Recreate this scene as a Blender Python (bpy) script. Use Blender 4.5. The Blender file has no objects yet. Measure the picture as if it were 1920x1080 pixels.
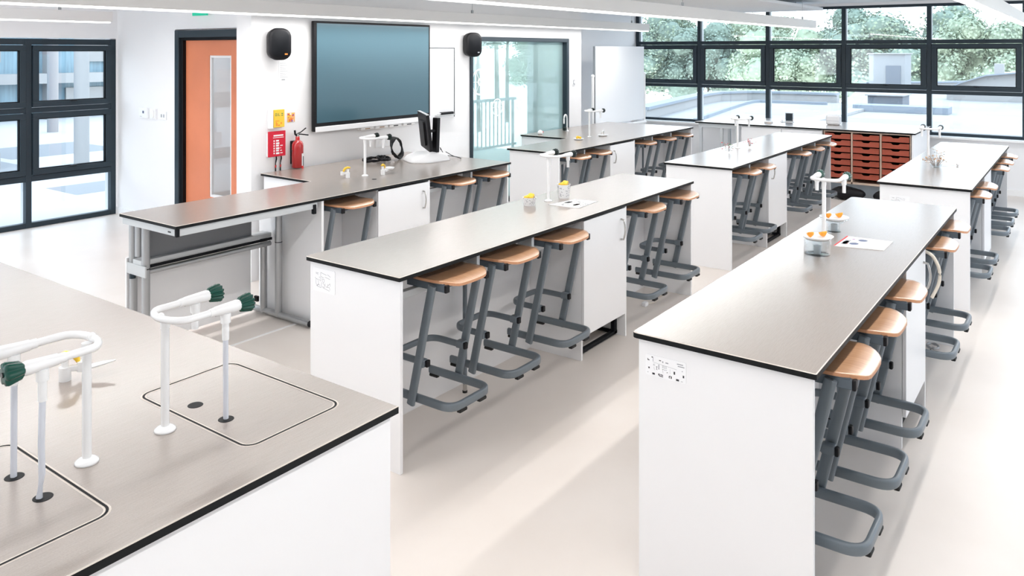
import bpy, bmesh, math, random
from math import pi, sin, cos, radians, atan2, sqrt
from mathutils import Vector, Matrix

random.seed(7)
S = bpy.context.scene
COL = S.collection

# ------------------------------------------------------------------ camera
cam_d = bpy.data.cameras.new('camera')
cam_d.sensor_width = 36.0
cam_d.lens = 1490.0 / 1920.0 * 36.0
cam_d.shift_y = (95.0 - 540.0) / 1920.0
cam_d.clip_start = 0.05
cam_d.clip_end = 400
cam = bpy.data.objects.new('camera', cam_d)
COL.objects.link(cam)
CAMH = 1.92
cam.location = (0, 0, CAMH)
cam.rotation_euler = (pi / 2, 0, math.atan2(1082.0, 1490.0) - pi / 2)
S.camera = cam

# ------------------------------------------------------------------ world + exposure
W = bpy.data.worlds.new('world'); S.world = W; W.use_nodes = True
nt = W.node_tree; nt.nodes.clear()
bg = nt.nodes.new('ShaderNodeBackground'); wo = nt.nodes.new('ShaderNodeOutputWorld')
tc = nt.nodes.new('ShaderNodeTexCoord'); sx = nt.nodes.new('ShaderNodeSeparateXYZ')
cr = nt.nodes.new('ShaderNodeValToRGB')
cr.color_ramp.elements[0].position = 0.0; cr.color_ramp.elements[0].color = (0.86, 0.935, 1.0, 1)
cr.color_ramp.elements[1].position = 0.7; cr.color_ramp.elements[1].color = (0.66, 0.82, 1.0, 1)
nt.links.new(tc.outputs['Generated'], sx.inputs[0]); nt.links.new(sx.outputs['Z'], cr.inputs[0])
nt.links.new(cr.outputs[0], bg.inputs[0]); nt.links.new(bg.outputs[0], wo.inputs[0])
bg.inputs[1].default_value = 4.4

vs = S.view_settings
S.display_settings.display_device = 'sRGB'
vs.view_transform = 'Standard'; vs.look = 'None'; vs.gamma = 1.0; vs.exposure = 0.0
vs.use_curve_mapping = False
cy = S.cycles
cy.use_denoising = True
try: cy.denoiser = 'OPENIMAGEDENOISE'
except Exception: pass
cy.max_bounces = 9; cy.diffuse_bounces = 7; cy.glossy_bounces = 3; cy.transmission_bounces = 4
cy.transparent_max_bounces = 10; cy.sample_clamp_indirect = 6.0
cy.caustics_reflective = False; cy.caustics_refractive = False
LAMP_POWER = 80.0     # watts of each ceiling luminaire

# ------------------------------------------------------------------ materials
def mat(name, color, rough=0.5, metal=0.0, spec=0.5, noise=None, bump=None, alpha=None, emit=None, coat=0.0):
    m = bpy.data.materials.new(name); m.use_nodes = True
    n = m.node_tree; b = n.nodes['Principled BSDF']
    c = tuple(color) + (1,)
    b.inputs['Base Color'].default_value = c
    b.inputs['Roughness'].default_value = rough
    b.inputs['Metallic'].default_value = metal
    b.inputs['Specular IOR Level'].default_value = spec
    if coat: b.inputs['Coat Weight'].default_value = coat
    if emit: b.inputs['Emission Color'].default_value = tuple(emit[0]) + (1,); b.inputs['Emission Strength'].default_value = emit[1]
    if noise:
        sc, amt, stretch = noise
        t = n.nodes.new('ShaderNodeTexCoord'); mp = n.nodes.new('ShaderNodeMapping')
        mp.inputs['Scale'].default_value = stretch
        nz = n.nodes.new('ShaderNodeTexNoise'); nz.inputs['Scale'].default_value = sc; nz.inputs['Detail'].default_value = 5
        r = n.nodes.new('ShaderNodeValToRGB')
        r.color_ramp.elements[0].position = .3; r.color_ramp.elements[1].position = .7
        r.color_ramp.elements[0].color = tuple(max(0, v * (1 - amt)) for v in color) + (1,)
        r.color_ramp.elements[1].color = tuple(min(1, v * (1 + amt)) for v in color) + (1,)
        n.links.new(t.outputs['Object'], mp.inputs[0]); n.links.new(mp.outputs[0], nz.inputs[0])
        n.links.new(nz.outputs[0], r.inputs[0]); n.links.new(r.outputs[0], b.inputs['Base Color'])
        if bump:
            bp = n.nodes.new('ShaderNodeBump'); bp.inputs['Strength'].default_value = bump; bp.inputs['Distance'].default_value = 0.002
            n.links.new(nz.outputs[0], bp.inputs['Height']); n.links.new(bp.outputs[0], b.inputs['Normal'])
    return m

def glass(name, tint=(1, 1, 1), rough=0.02, refl=1.0, ior=1.5, painted_haze=None):
    """thin pane: transparent with a Fresnel reflection"""
    m = bpy.data.materials.new(name); m.use_nodes = True
    n = m.node_tree; n.nodes.clear()
    o = n.nodes.new('ShaderNodeOutputMaterial'); mix = n.nodes.new('ShaderNodeMixShader')
    tr = n.nodes.new('ShaderNodeBsdfTransparent'); tr.inputs[0].default_value = tuple(tint) + (1,)
    gl = n.nodes.new('ShaderNodeBsdfGlossy'); gl.inputs['Roughness'].default_value = rough
    gl.inputs[0].default_value = (refl, refl, refl, 1)
    fr = n.nodes.new('ShaderNodeFresnel')
    # both faces of a thin pane reflect like the outer one
    ge = n.nodes.new('ShaderNodeNewGeometry'); mr = n.nodes.new('ShaderNodeMapRange')
    mr.inputs[3].default_value = ior; mr.inputs[4].default_value = 1.0 / ior
    n.links.new(ge.outputs['Backfacing'], mr.inputs[0]); n.links.new(mr.outputs[0], fr.inputs[0])
    n.links.new(fr.outputs[0], mix.inputs[0]); n.links.new(tr.outputs[0], mix.inputs[1]); n.links.new(gl.outputs[0], mix.inputs[2])
    if painted_haze:
        df = n.nodes.new('ShaderNodeBsdfTranslucent'); df.inputs[0].default_value = tuple(painted_haze[0]) + (1,)
        d2 = n.nodes.new('ShaderNodeBsdfDiffuse'); d2.inputs[0].default_value = tuple(painted_haze[0]) + (1,)
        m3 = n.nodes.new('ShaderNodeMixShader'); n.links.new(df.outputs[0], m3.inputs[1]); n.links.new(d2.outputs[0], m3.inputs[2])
        m2 = n.nodes.new('ShaderNodeMixShader'); m2.inputs[0].default_value = painted_haze[1]
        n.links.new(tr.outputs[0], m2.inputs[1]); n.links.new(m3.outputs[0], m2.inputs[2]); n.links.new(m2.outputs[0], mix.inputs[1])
    n.links.new(mix.outputs[0], o.inputs[0])
    return m

M = {}
M['wall'] = mat('white_wall_paint', (0.86, 0.86, 0.87), 0.75, noise=(1.2, .012, (1, 1, 1)))
M['ceiling'] = mat('ceiling_white', (0.87, 0.89, 0.91), 0.85)
M['raft'] = mat('acoustic_raft', (0.82, 0.84, 0.86), 0.9, noise=(60, .04, (1, 1, 1)))
M['melamine'] = mat('white_melamine', (0.845, 0.85, 0.865), 0.32, spec=.45)
M['melamine_edge'] = mat('white_edge_band', (0.88, 0.88, 0.88), 0.4)
M['black_core'] = mat('black_laminate_core', (0.005, 0.006, 0.007), 0.5, spec=.2)
M['pale_edge'] = mat('pale_chamfer', (0.62, 0.56, 0.50), 0.35)
M['dark_frame'] = mat('dark_grey_window_frame', (0.020, 0.034, 0.046), 0.42, spec=.35)
M['dark_gasket'] = mat('black_gasket', (0.004, 0.005, 0.007), 0.6, spec=.2)
M['silver'] = mat('satin_aluminium', (0.42, 0.43, 0.44), 0.38, metal=.75)
M['silver_light'] = mat('light_grey_steel', (0.55, 0.57, 0.58), 0.45, metal=.3)
M['grey_panel'] = mat('mid_grey_panel', (0.20, 0.205, 0.22), 0.5)
M['frame_grey'] = mat('stool_blue_grey_powder_coat', (0.155, 0.185, 0.212), 0.36, metal=.15, spec=.55)
M['frame_dark'] = mat('stool_rail_dark', (0.10, 0.125, 0.15), 0.4, metal=.15)
M['black'] = mat('black_plastic', (0.007, 0.007, 0.009), 0.5, spec=.25)
M['black_gloss'] = mat('black_gloss', (0.01, 0.01, 0.012), 0.12, spec=.6)
M['rubber'] = mat('black_rubber', (0.01, 0.01, 0.01), 0.7)
M['white_epoxy'] = mat('white_epoxy_tap', (0.86, 0.87, 0.88), 0.22, spec=.5, coat=.3)
M['green'] = mat('dark_green_knob', (0.002, 0.060, 0.042), 0.25, spec=.4)
M['black_knob'] = mat('black_green_knob', (0.004, 0.012, 0.011), 0.4, spec=.25)
M['yellow'] = mat('yellow_plastic', (0.86, 0.56, 0.04), 0.4)
M['orange'] = mat('orange_flesh', (0.95, 0.36, 0.03), 0.45, noise=(60, .18, (1, 1, 1)))
M['red_tray'] = mat('terracotta_tray', (0.36, 0.072, 0.038), 0.4, noise=(6, .10, (1, 1, 1)))
M['birch'] = mat('pale_birch', (0.62, 0.48, 0.38), 0.5)
M['red'] = mat('extinguisher_red', (0.40, 0.012, 0.014), 0.2, coat=.4)
M['red_sign'] = mat('crimson_sign', (0.62, 0.005, 0.03), 0.45)
M['paper'] = mat('white_paper', (0.83, 0.84, 0.85), 0.6)
M['label_white'] = mat('label_white', (0.88, 0.89, 0.91), 0.45)
M['ink'] = mat('dark_ink', (0.02, 0.02, 0.025), 0.6)
M['ink_grey'] = mat('grey_ink', (0.30, 0.31, 0.34), 0.6)
M['ink_faint'] = mat('faint_ink', (0.40, 0.41, 0.44), 0.6)
M['ink_blue'] = mat('blue_grey_ink', (0.12, 0.15, 0.25), 0.6)
M['ink_green'] = mat('green_ink', (0.10, 0.25, 0.08), 0.6)
M['ink_orange'] = mat('orange_ink', (0.85, 0.22, 0.03), 0.6)
M['ink_red'] = mat('red_ink', (0.65, 0.03, 0.03), 0.6)
M['ink_purple'] = mat('purple_ink', (0.30, 0.06, 0.30), 0.6)
M['door_orange'] = mat('orange_door_laminate', (0.72, 0.235, 0.115), 0.42, noise=(2.5, .06, (1, 1, 1)))
M['screen'] = mat('switched_off_screen', (0.068, 0.138, 0.175), 0.20, spec=.55)
M['chrome'] = mat('brushed_chrome', (0.55, 0.54, 0.52), 0.25, metal=1.0)
M['exit_green'] = mat('exit_green', (0.0, 0.42, 0.25), 0.4, emit=((0.0, .42, .25), .5))
M['glow'] = mat('luminaire_diffuser', (0.9, 0.9, 0.9), 0.5, emit=((1.0, 0.99, 0.97), 3.2))
M['lamp_body'] = mat('luminaire_body', (0.82, 0.82, 0.81), 0.5)
M['tube'] = mat('milky_silicone_tube', (0.66, 0.69, 0.76), 0.25)
M['tangle_brown'] = mat('dry_stem', (0.45, 0.30, 0.20), 0.6)
M['flower_orange'] = mat('pale_orange_petal', (0.85, 0.45, 0.18), 0.6)
M['flower_red'] = mat('red_petal', (0.65, 0.06, 0.08), 0.5)
M['pane'] = glass('window_glass', (0.97, 0.985, 0.99))
M['teal_pane'] = glass('teal_tinted_glass', (0.84, 0.95, 0.94), 0.02, painted_haze=((.58, .71, .70), .45))  # diffuse mix paints the hazy reflections into the pane colour
M['clear'] = glass('clear_glassware', (0.93, 0.95, 0.96), 0.03, ior=1.35)
M['glare_ring'] = mat('painted_glass_reflection', (0.85, 0.92, 0.92), 0.6)  # pale colour of the reflections painted on the teal glass
M['cream_cable'] = mat('cream_cable', (0.75, 0.68, 0.58), 0.5)

def wood_mat():
    m = bpy.data.materials.new('beech_plywood'); m.use_nodes = True
    n = m.node_tree; b = n.nodes['Principled BSDF']; b.inputs['Roughness'].default_value = .33
    b.inputs['Coat Weight'].default_value = 1.0; b.inputs['Coat Roughness'].default_value = .22
    t = n.nodes.new('ShaderNodeTexCoord'); mp = n.nodes.new('ShaderNodeMapping'); mp.inputs['Scale'].default_value = (60, 3.0, 20)
    nz = n.nodes.new('ShaderNodeTexNoise'); nz.inputs['Scale'].default_value = 2.5; nz.inputs['Detail'].default_value = 8; nz.inputs['Roughness'].default_value = .65
    r = n.nodes.new('ShaderNodeValToRGB')
    e = r.color_ramp.elements
    e[0].position = .25; e[0].color = (0.46, 0.225, 0.110, 1); e[1].position = .75; e[1].color = (0.69, 0.40, 0.225, 1)
    n.links.new(t.outputs['Object'], mp.inputs[0]); n.links.new(mp.outputs[0], nz.inputs[0]); n.links.new(nz.outputs[0], r.inputs[0])
    n.links.new(r.outputs[0], b.inputs['Base Color'])
    return m
M['wood'] = wood_mat()
M['ply_edge'] = mat('ply_edge', (0.60, 0.30, 0.16), 0.5)

def top_mat():
    m = bpy.data.materials.new('beige_brushed_laminate'); m.use_nodes = True
    n = m.node_tree; b = n.nodes['Principled BSDF']
    b.inputs['Roughness'].default_value = .42; b.inputs['Specular IOR Level'].default_value = .8
    b.inputs['Coat Weight'].default_value = 1.0; b.inputs['Coat IOR'].default_value = 2.2; b.inputs['Coat Tint'].default_value = (1, 1, 1, 1); b.inputs['Coat Roughness'].default_value = .24
    t = n.nodes.new('ShaderNodeTexCoord')
    mp = n.nodes.new('ShaderNodeMapping'); mp.inputs['Scale'].default_value = (3, 60, 3)
    nz = n.nodes.new('ShaderNodeTexNoise'); nz.inputs['Scale'].default_value = 6; nz.inputs['Detail'].default_value = 6
    n2 = n.nodes.new('ShaderNodeTexNoise'); n2.inputs['Scale'].default_value = 260; n2.inputs['Detail'].default_value = 2
    mx = n.nodes.new('ShaderNodeMix'); mx.data_type = 'FLOAT'; mx.inputs[0].default_value = .45
    r = n.nodes.new('ShaderNodeValToRGB'); e = r.color_ramp.elements
    e[0].position = .3; e[0].color = (0.225, 0.180, 0.150, 1); e[1].position = .72; e[1].color = (0.305, 0.252, 0.216, 1)
    n.links.new(t.outputs['Object'], mp.inputs[0]); n.links.new(mp.outputs[0], nz.inputs[0]); n.links.new(t.outputs['Object'], n2.inputs[0])
    n.links.new(nz.outputs[0], mx.inputs[2]); n.links.new(n2.outputs[0], mx.inputs[3])
    n.links.new(mx.outputs[0], r.inputs[0]); n.links.new(r.outputs[0], b.inputs['Base Color'])
    bp = n.nodes.new('ShaderNodeBump'); bp.inputs['Strength'].default_value = .12; bp.inputs['Distance'].default_value = .001
    n.links.new(n2.outputs[0], bp.inputs['Height']); n.links.new(bp.outputs[0], b.inputs['Normal'])
    return m
M['top'] = top_mat()

def floor_mat():
    m = bpy.data.materials.new('cream_vinyl_floor'); m.use_nodes = True
    n = m.node_tree; b = n.nodes['Principled BSDF']; b.inputs['Specular IOR Level'].default_value = .45
    t = n.nodes.new('ShaderNodeTexCoord')
    nz = n.nodes.new('ShaderNodeTexNoise'); nz.inputs['Scale'].default_value = 1.6; nz.inputs['Detail'].default_value = 6
    n2 = n.nodes.new('ShaderNodeTexNoise'); n2.inputs['Scale'].default_value = 55; n2.inputs['Detail'].default_value = 3
    r = n.nodes.new('ShaderNodeValToRGB'); e = r.color_ramp.elements
    e[0].position = .3; e[0].color = (0.715, 0.655, 0.605, 1); e[1].position = .7; e[1].color = (0.775, 0.72, 0.675, 1)
    n.links.new(t.outputs['Object'], nz.inputs[0]); n.links.new(t.outputs['Object'], n2.inputs[0]); n.links.new(nz.outputs[0], r.inputs[0])
    # sparse scuff specks
    r2 = n.nodes.new('ShaderNodeValToRGB'); r2.color_ramp.elements[0].position = .20; r2.color_ramp.elements[1].position = .27
    r2.color_ramp.elements[0].color = (.9, .9, .9, 1); r2.color_ramp.elements[1].color = (1, 1, 1, 1)
    mx = n.nodes.new('ShaderNodeMix'); mx.data_type = 'RGBA'; mx.blend_type = 'MULTIPLY'; mx.inputs[0].default_value = 1
    n.links.new(n2.outputs[0], r2.inputs[0]); n.links.new(r.outputs[0], mx.inputs[6]); n.links.new(r2.outputs[0], mx.inputs[7])
    n.links.new(mx.outputs[2], b.inputs['Base Color'])
    rr = n.nodes.new('ShaderNodeMapRange'); rr.inputs[3].default_value = .30; rr.inputs[4].default_value = .38
    n.links.new(nz.outputs[0], rr.inputs[0]); n.links.new(rr.outputs[0], b.inputs['Roughness'])
    return m
M['floor'] = floor_mat()

# ------------------------------------------------------------------ mesh helpers
class MB:
    def __init__(s): s.v = []; s.f = []; s.m = []; s.mats = []; s.sm = []
    def mi(s, m):
        m = M[m] if isinstance(m, str) else m
        if m not in s.mats: s.mats.append(m)
        return s.mats.index(m)
    def add(s, verts, faces, m, smooth=False):
        o = len(s.v); k = s.mi(m); s.v += [tuple(p) for p in verts]
        for f in faces: s.f.append(tuple(i + o for i in f)); s.m.append(k); s.sm.append(smooth)
        return s
    def box(s, x0, x1, y0, y1, z0, z1, m, bev=0.0):
        if x1 < x0: x0, x1 = x1, x0
        if y1 < y0: y0, y1 = y1, y0
        if bev <= 0:
            v = [(x, y, z) for z in (z0, z1) for y in (y0, y1) for x in (x0, x1)]
            return s.add(v, [(0, 2, 3, 1), (4, 5, 7, 6), (0, 1, 5, 4), (2, 6, 7, 3), (0, 4, 6, 2), (1, 3, 7, 5)], m)
        b = min(bev, (x1 - x0) / 2.01, (y1 - y0) / 2.01, (z1 - z0) / 2.01)
        bm = bmesh.new()
        bmesh.ops.create_cube(bm, size=1)
        for q in bm.verts: q.co = Vector(((x0 + x1) / 2 + q.co.x * (x1 - x0), (y0 + y1) / 2 + q.co.y * (y1 - y0), (z0 + z1) / 2 + q.co.z * (z1 - z0)))
        bmesh.ops.bevel(bm, geom=bm.edges[:], offset=b, segments=2, affect='EDGES', profile=.5)
        return s.from_bm(bm, m)
    def from_bm(s, bm, m, smooth=False):
        bm.verts.index_update()
        v = [q.co[:] for q in bm.verts]; f = [[q.index for q in p.verts] for p in bm.faces]
        bm.free(); return s.add(v, f, m, smooth)
    def prism(s, poly, z0, z1, m, mtop=None, cham=0.0, mcham=None):
        """vertical prism of an xy polygon; optional chamfered top edge in its own material"""
        n = len(poly)
        ar = sum(poly[i][0] * poly[(i + 1) % n][1] - poly[(i + 1) % n][0] * poly[i][1] for i in range(n))
        if ar < 0: poly = poly[::-1]
        lo = [(x, y, z0) for x, y in poly]; hi = [(x, y, z1 - cham) for x, y in poly]
        s.add(lo + hi, [tuple(range(n))[::-1]] + [(i, (i + 1) % n, n + (i + 1) % n, n + i) for i in range(n)], m)
        top = hi
        if cham:
            ins = offset_poly(poly, -cham * 1.6); top = [(x, y, z1) for x, y in ins]
            s.add(hi + top, [(i, (i + 1) % n, n + (i + 1) % n, n + i) for i in range(n)], mcham or m)
        s.add(top, [tuple(range(n))], mtop or m)
        return s
    def ext(s, poly, axis, a0, a1, m, smooth=False):
        """extrude polygon given in the plane normal to axis. axis x: (y,z); y: (x,z)"""
        n = len(poly)
        def P(p, a): return (a, p[0], p[1]) if axis == 'x' else ((p[0], a, p[1]) if axis == 'y' else (p[0], p[1], a))
        v = [P(p, a0) for p in poly] + [P(p, a1) for p in poly]
        return s.add(v, [tuple(range(n))[::-1], tuple(range(n, 2 * n))] + [(i, (i + 1) % n, n + (i + 1) % n, n + i) for i in range(n)], m, smooth)
    def tube(s, pts, rx, m, rz=None, n=12, closed=False, caps=True, power=2.0, up=(0, 0, 1)):
        """sweep a (super)ellipse along pts; rx = half width across, rz = half size along up"""
        rz = rz or rx; P = [Vector(p) for p in pts]; N = len(P); ring = []; up = Vector(up)
        for i in range(N):
            a = P[i - 1] if (i > 0 or closed) else P[i]; b = P[(i + 1) % N] if (i < N - 1 or closed) else P[i]
            t = (b - a).normalized()
            side = t.cross(up)
            if side.length < .05: side = t.cross(Vector((0, 1, 0)))
            if side.length < .05: side = t.cross(Vector((1, 0, 0)))
            side.normalize(); u = side.cross(t).normalized()
            if ring:
                pass
            rr = rx[i] if isinstance(rx, (list, tuple)) else rx
            r2 = rz[i] if isinstance(rz, (list, tuple)) else rz
            L = []
            for k in range(n):
                an = 2 * pi * k / n; c, d = cos(an), sin(an)
                e = 2 / power
                L.append(P[i] + side * (math.copysign(abs(c) ** e, c) * rr) + u * (math.copysign(abs(d) ** e, d) * r2))
            ring.append(L)
        v = [q for L in ring for q in L]; f = []
        for i in range(N if closed else N - 1):
            j = (i + 1) % N
            for k in range(n): f.append((i * n + k, i * n + (k + 1) % n, j * n + (k + 1) % n, j * n + k))
        s.add(v, f, m, True)
        if caps and not closed:
            s.add(ring[0], [tuple(range(n))[::-1]], m); s.add(ring[-1], [tuple(range(n))], m)
        return s
    def cyl(s, p0, p1, r0, m, r1=None, n=20):
        r1 = r0 if r1 is None else r1
        return s.tube([p0, p1], [r0, r1], m, rz=[r0, r1], n=n)
    def lathe(s, prof, m, c=(0, 0, 0), n=28, smooth=True):
        v = []; f = []; k = len(prof)
        for i in range(n):
            a = 2 * pi * i / n
            for r, z in prof: v.append((c[0] + r * cos(a), c[1] + r * sin(a), c[2] + z))
        for i in range(n):
            j = (i + 1) % n
            for q in range(k - 1): f.append((i * k + q, j * k + q, j * k + q + 1, i * k + q + 1))
        return s.add(v, f, m, smooth)
    def sphere(s, c, r, m, n=12, sc=(1, 1, 1)):
        prof = [(max(1e-4, r * sin(pi * i / n)), -r * cos(pi * i / n)) for i in range(n + 1)]
        o = len(s.v); s.lathe(prof, m, n=n * 2)
        for i in range(o, len(s.v)):
            x, y, z = s.v[i]; s.v[i] = (c[0] + x * sc[0], c[1] + y * sc[1], c[2] + z * sc[2])
        return s
    def xf(s, mtx, start=0):
        for i in range(start, len(s.v)): s.v[i] = tuple(mtx @ Vector(s.v[i]))
        return s
    def build(s, name, parent=None, loc=None, fix=True):
        me = bpy.data.meshes.new(name); me.from_pydata(s.v, [], s.f)
        for m in s.mats: me.materials.append(m)
        for p, k, sm in zip(me.polygons, s.m, s.sm): p.material_index = k; p.use_smooth = sm
        if fix:
            bm = bmesh.new(); bm.from_mesh(me); bmesh.ops.recalc_face_normals(bm, faces=bm.faces); bm.to_mesh(me); bm.free()
        o = bpy.data.objects.new(name, me); COL.objects.link(o)
        if parent is not None: o.parent = parent
        if loc is not None: o.location = loc
        return o

def offset_poly(poly, d):
    n = len(poly); out = []
    for i in range(n):
        a, b, c = Vector(poly[i - 1]), Vector(poly[i]), Vector(poly[(i + 1) % n])
        e1 = (b - a).normalized(); e2 = (c - b).normalized()
        n1 = Vector((e1.y, -e1.x)); n2 = Vector((e2.y, -e2.x)); k = n1 + n2
        k = k / max(.3, k.length_squared / 2) if k.length > 1e-6 else n1
        out.append(tuple(b + k * d))
    return out

def rpoly(x0, x1, y0, y1, r, n=5):
    """rounded rectangle; r is one radius or four (x0y0, x1y0, x1y1, x0y1)"""
    r = [r] * 4 if not isinstance(r, (list, tuple)) else r
    out = []
    for (cx, cy, a0, rr) in ((x0, y0, pi, r[0]), (x1, y0, 1.5 * pi, r[1]), (x1, y1, 0, r[2]), (x0, y1, .5 * pi, r[3])):
        px = cx + rr * (1 if cx == x0 else -1); py = cy + rr * (1 if cy == y0 else -1)
        if rr < 1e-5: out.append((cx, cy)); continue
        for k in range(n + 1):
            a = a0 + .5 * pi * k / n; out.append((px + rr * cos(a), py + rr * sin(a)))
    return out

def fillet(pts, r, n=6, closed=False):
    P = [Vector(p) for p in pts]; N = len(P); out = []
    for i in range(N):
        if not closed and i in (0, N - 1): out.append(P[i]); continue
        a, b, c = P[i - 1], P[i], P[(i + 1) % N]
        u = (a - b); v = (c - b); rr = r[i] if isinstance(r, (list, tuple)) else r
        d = min(rr, u.length * .49, v.length * .49); u.normalize(); v.normalize()
        p, q = b + u * d, b + v * d
        for k in range(n + 1):
            t = k / n; out.append(p * (1 - t) ** 2 + b * 2 * t * (1 - t) + q * t * t)
    return out

def empty(name, loc=(0, 0, 0), rz=0.0):
    o = bpy.data.objects.new(name, None); o.empty_display_size = .1; COL.objects.link(o)
    o.location = loc; o.rotation_euler = (0, 0, rz); return o
def tag(o, label, cat, group=None, kind=None):
    o['label'] = label; o['category'] = cat
    if group: o['group'] = group
    if kind: o['kind'] = kind
    return o
def struct(o): o['kind'] = 'structure'; return o
def copy_tree(o, parent=None):
    c = o.copy(); COL.objects.link(c)
    if parent is not None: c.parent = parent
    for ch in [q for q in bpy.data.objects if q.parent == o]: copy_tree(ch, c)
    return c

# ================================================================== ROOM SHELL
CEIL = 2.62
NX = 9.27        # y of the far window wall in the alcove
EX = 12.4        # x of the window wall
mb = MB(); mb.box(-2.6, EX + .1, -3.1, NX + .1, -.1, 0, 'floor'); struct(mb.build('floor'))
mb = MB(); mb.box(-2.6, EX + .3, -3.1, NX + .3, CEIL, CEIL + .15, 'ceiling'); struct(mb.build('ceiling'))

# alcove window wall (y = NX), window from floor
mb = MB()
mb.box(-2.6, 4.9, NX, NX + .25, 2.06, CEIL, 'wall'); mb.box(-2.6, -1.7, NX, NX + .25, 0, 2.06, 'wall')
mb.box(4.83, 4.9, NX, NX + .25, 0, 2.06, 'wall')
struct(mb.build('wall_left'))
# door wall (x = 4.85)
mb = MB()
mb.box(4.85, 5.0, 8.06, NX, 0, CEIL, 'wall'); mb.box(4.85, 5.0, 5.82, 6.83, 0, CEIL, 'wall'); mb.box(4.85, 5.0, 6.83, 8.06, 2.15, CEIL, 'wall')
struct(mb.build('wall_door'))
# teaching wall (y = 5.62) with the glazed opening
mb = MB()
mb.box(4.06, 6.93, 5.62, 5.82, 0, CEIL, 'wall'); mb.box(9.01, 9.35, 5.62, 5.82, 0, CEIL, 'wall')
mb.box(6.93, 9.01, 5.62, 5.82, 2.08, CEIL, 'wall'); mb.box(6.93, 9.01, 5.62, 5.82, 0, .12, 'wall')
struct(mb.build('wall_teaching'))
mb = MB(); mb.box(9.35, EX + .2, 6.36, 6.52, 0, CEIL, 'wall'); struct(mb.build('wall_recess'))
# window wall x = EX
mb = MB(); mb.box(EX, EX + .25, -3.1, 6.36, 0, .74, 'wall'); mb.box(EX, EX + .25, -3.1, 6.36, 2.58, CEIL, 'wall')
struct(mb.build('wall_right'))
mb = MB(); mb.box(EX - .14, EX, -3.0, 6.36, .715, .745, 'melamine_edge', .006); struct(mb.build('trim_1'))
# unseen room walls; their openings are added and sized to let in fill light
mb = MB(); mb.box(-2.75, -2.6, -3.1, NX + .25, 0, .5, 'wall'); mb.box(-2.75, -2.6, -3.1, NX + .25, 2.45, CEIL, 'wall')
for y0_, y1_ in ((-3.1, .75), (1.35, 5.6), (9.0, 9.5)): mb.box(-2.75, -2.6, y0_, y1_, .5, 2.45, 'wall')
struct(mb.build('wall_back'))
mb = MB(); mb.box(-2.6, EX + .2, -3.25, -3.1, 0, .95, 'wall'); mb.box(-2.6, EX + .2, -3.25, -3.1, 2.4, CEIL, 'wall')
for x, x1_ in ((-2.6, 3.2), (4.6, 5.4), (7.4, 8.2), (10.4, 12.6)): mb.box(x, x1_, -3.25, -3.1, .95, 2.4, 'wall')
struct(mb.build('wall_near'))

# ---- baseboards
mb = MB(); mb.box(4.835, 4.85, 8.08, NX, 0, .08, 'melamine_edge'); struct(mb.build('baseboard_door'))
mb = MB(); mb.box(EX - .015, EX, -3.0, 6.36, 0, .08, 'melamine_edge'); struct(mb.build('baseboard_right'))
mb = MB(); mb.box(9.36, EX - .02, 6.345, 6.36, 0, .08, 'melamine_edge'); struct(mb.build('baseboard_recess'))

def window_grid(name, axis, at, us, zs, w, casement_rows, d0=.0, d1=.07, sash=.05, glaze='pane'):
    """axis 'x': plane x=at spanning y; axis 'y': plane y=at spanning x. us: mullion centres, zs: list of (z0,z1) bars"""
    root = empty(name); struct(root)
    def B(mb, u0, u1, z0, z1, a, b, m, bev=0):
        if axis == 'x': mb.box(at + a, at + b, u0, u1, z0, z1, m, bev)
        else: mb.box(u0, u1, at + a, at + b, z0, z1, m, bev)
    fr = MB(); zlo = zs[0][0]; zhi = zs[-1][1]
    for u in us: B(fr, u - w / 2, u + w / 2, zlo, zhi, d0, d1, 'dark_frame', .004)
    for (a, b) in zs: B(fr, min(us) - w / 2, max(us) + w / 2, a, b, d0 + .003, d1, 'dark_frame', .004)
    fr.build('window_frame', root)
    fo = MB()
    for u in us: B(fo, u - w / 2 + .004, u + w / 2 - .004, zlo, zhi, d1, d1 + .07, 'silver_light', .003)  # pale piece paints daylight onto the sides of the dark mullions
    fo.build('daylit_mullion_side', root)
    gl = MB(); us2 = sorted(us)
    for i in range(len(us2) - 1):
        for r in range(len(zs) - 1):
            u0, u1 = us2[i] + w / 2, us2[i + 1] - w / 2; z0, z1 = zs[r][1], zs[r + 1][0]
            if r in casement_rows: u0, u1, z0, z1 = u0 + .005, u1 - .005, z0 + .005, z1 - .005
            if r in casement_rows:
                sb = MB()
                s = sash
                for (a, b, c, d) in ((u0, u1, z0, z0 + s), (u0, u1, z1 - s, z1), (u0, u0 + s, z0 + s, z1 - s), (u1 - s, u1, z0 + s, z1 - s)):
                    B(sb, a, b, c, d, d0 - .018, d0 + .05, 'dark_frame', .003)
                g = .010
                for (a, b, c, d) in ((u0 + s - .002, u1 - s + .002, z0 + s, z0 + s + g), (u0 + s - .002, u1 - s + .002, z1 - s - g, z1 - s), (u0 + s - .002, u0 + s + g, z0 + s + g, z1 - s - g), (u1 - s - g, u1 - s + .002, z0 + s + g, z1 - s - g)):
                    B(sb, a, b, c, d, d0 - .002, d0 + .03, 'dark_gasket')
                so = sb.build('sash', root)
                hb = MB(); uc = (u0 + u1) / 2
                B(hb, uc - .03, uc + .03, z0 + s * .8, z0 + s * .8 + .026, d0 - .04, d0 - .016, 'dark_frame', .004)
                B(hb, uc - .055, uc + .02, z0 + s * .8 + .008, z0 + s * .8 + .020, d0 - .055, d0 - .04, 'black', .004)
                hb.build('handle', so)
                B(gl, u0 + s, u1 - s, z0 + s, z1 - s, d0 + .028, d0 + .034, glaze)
            else:
                B(gl, u0, u1, z0, z1, d0 + .035, d0 + .041, glaze)
    gl.build('glass', root)
    return root

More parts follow.
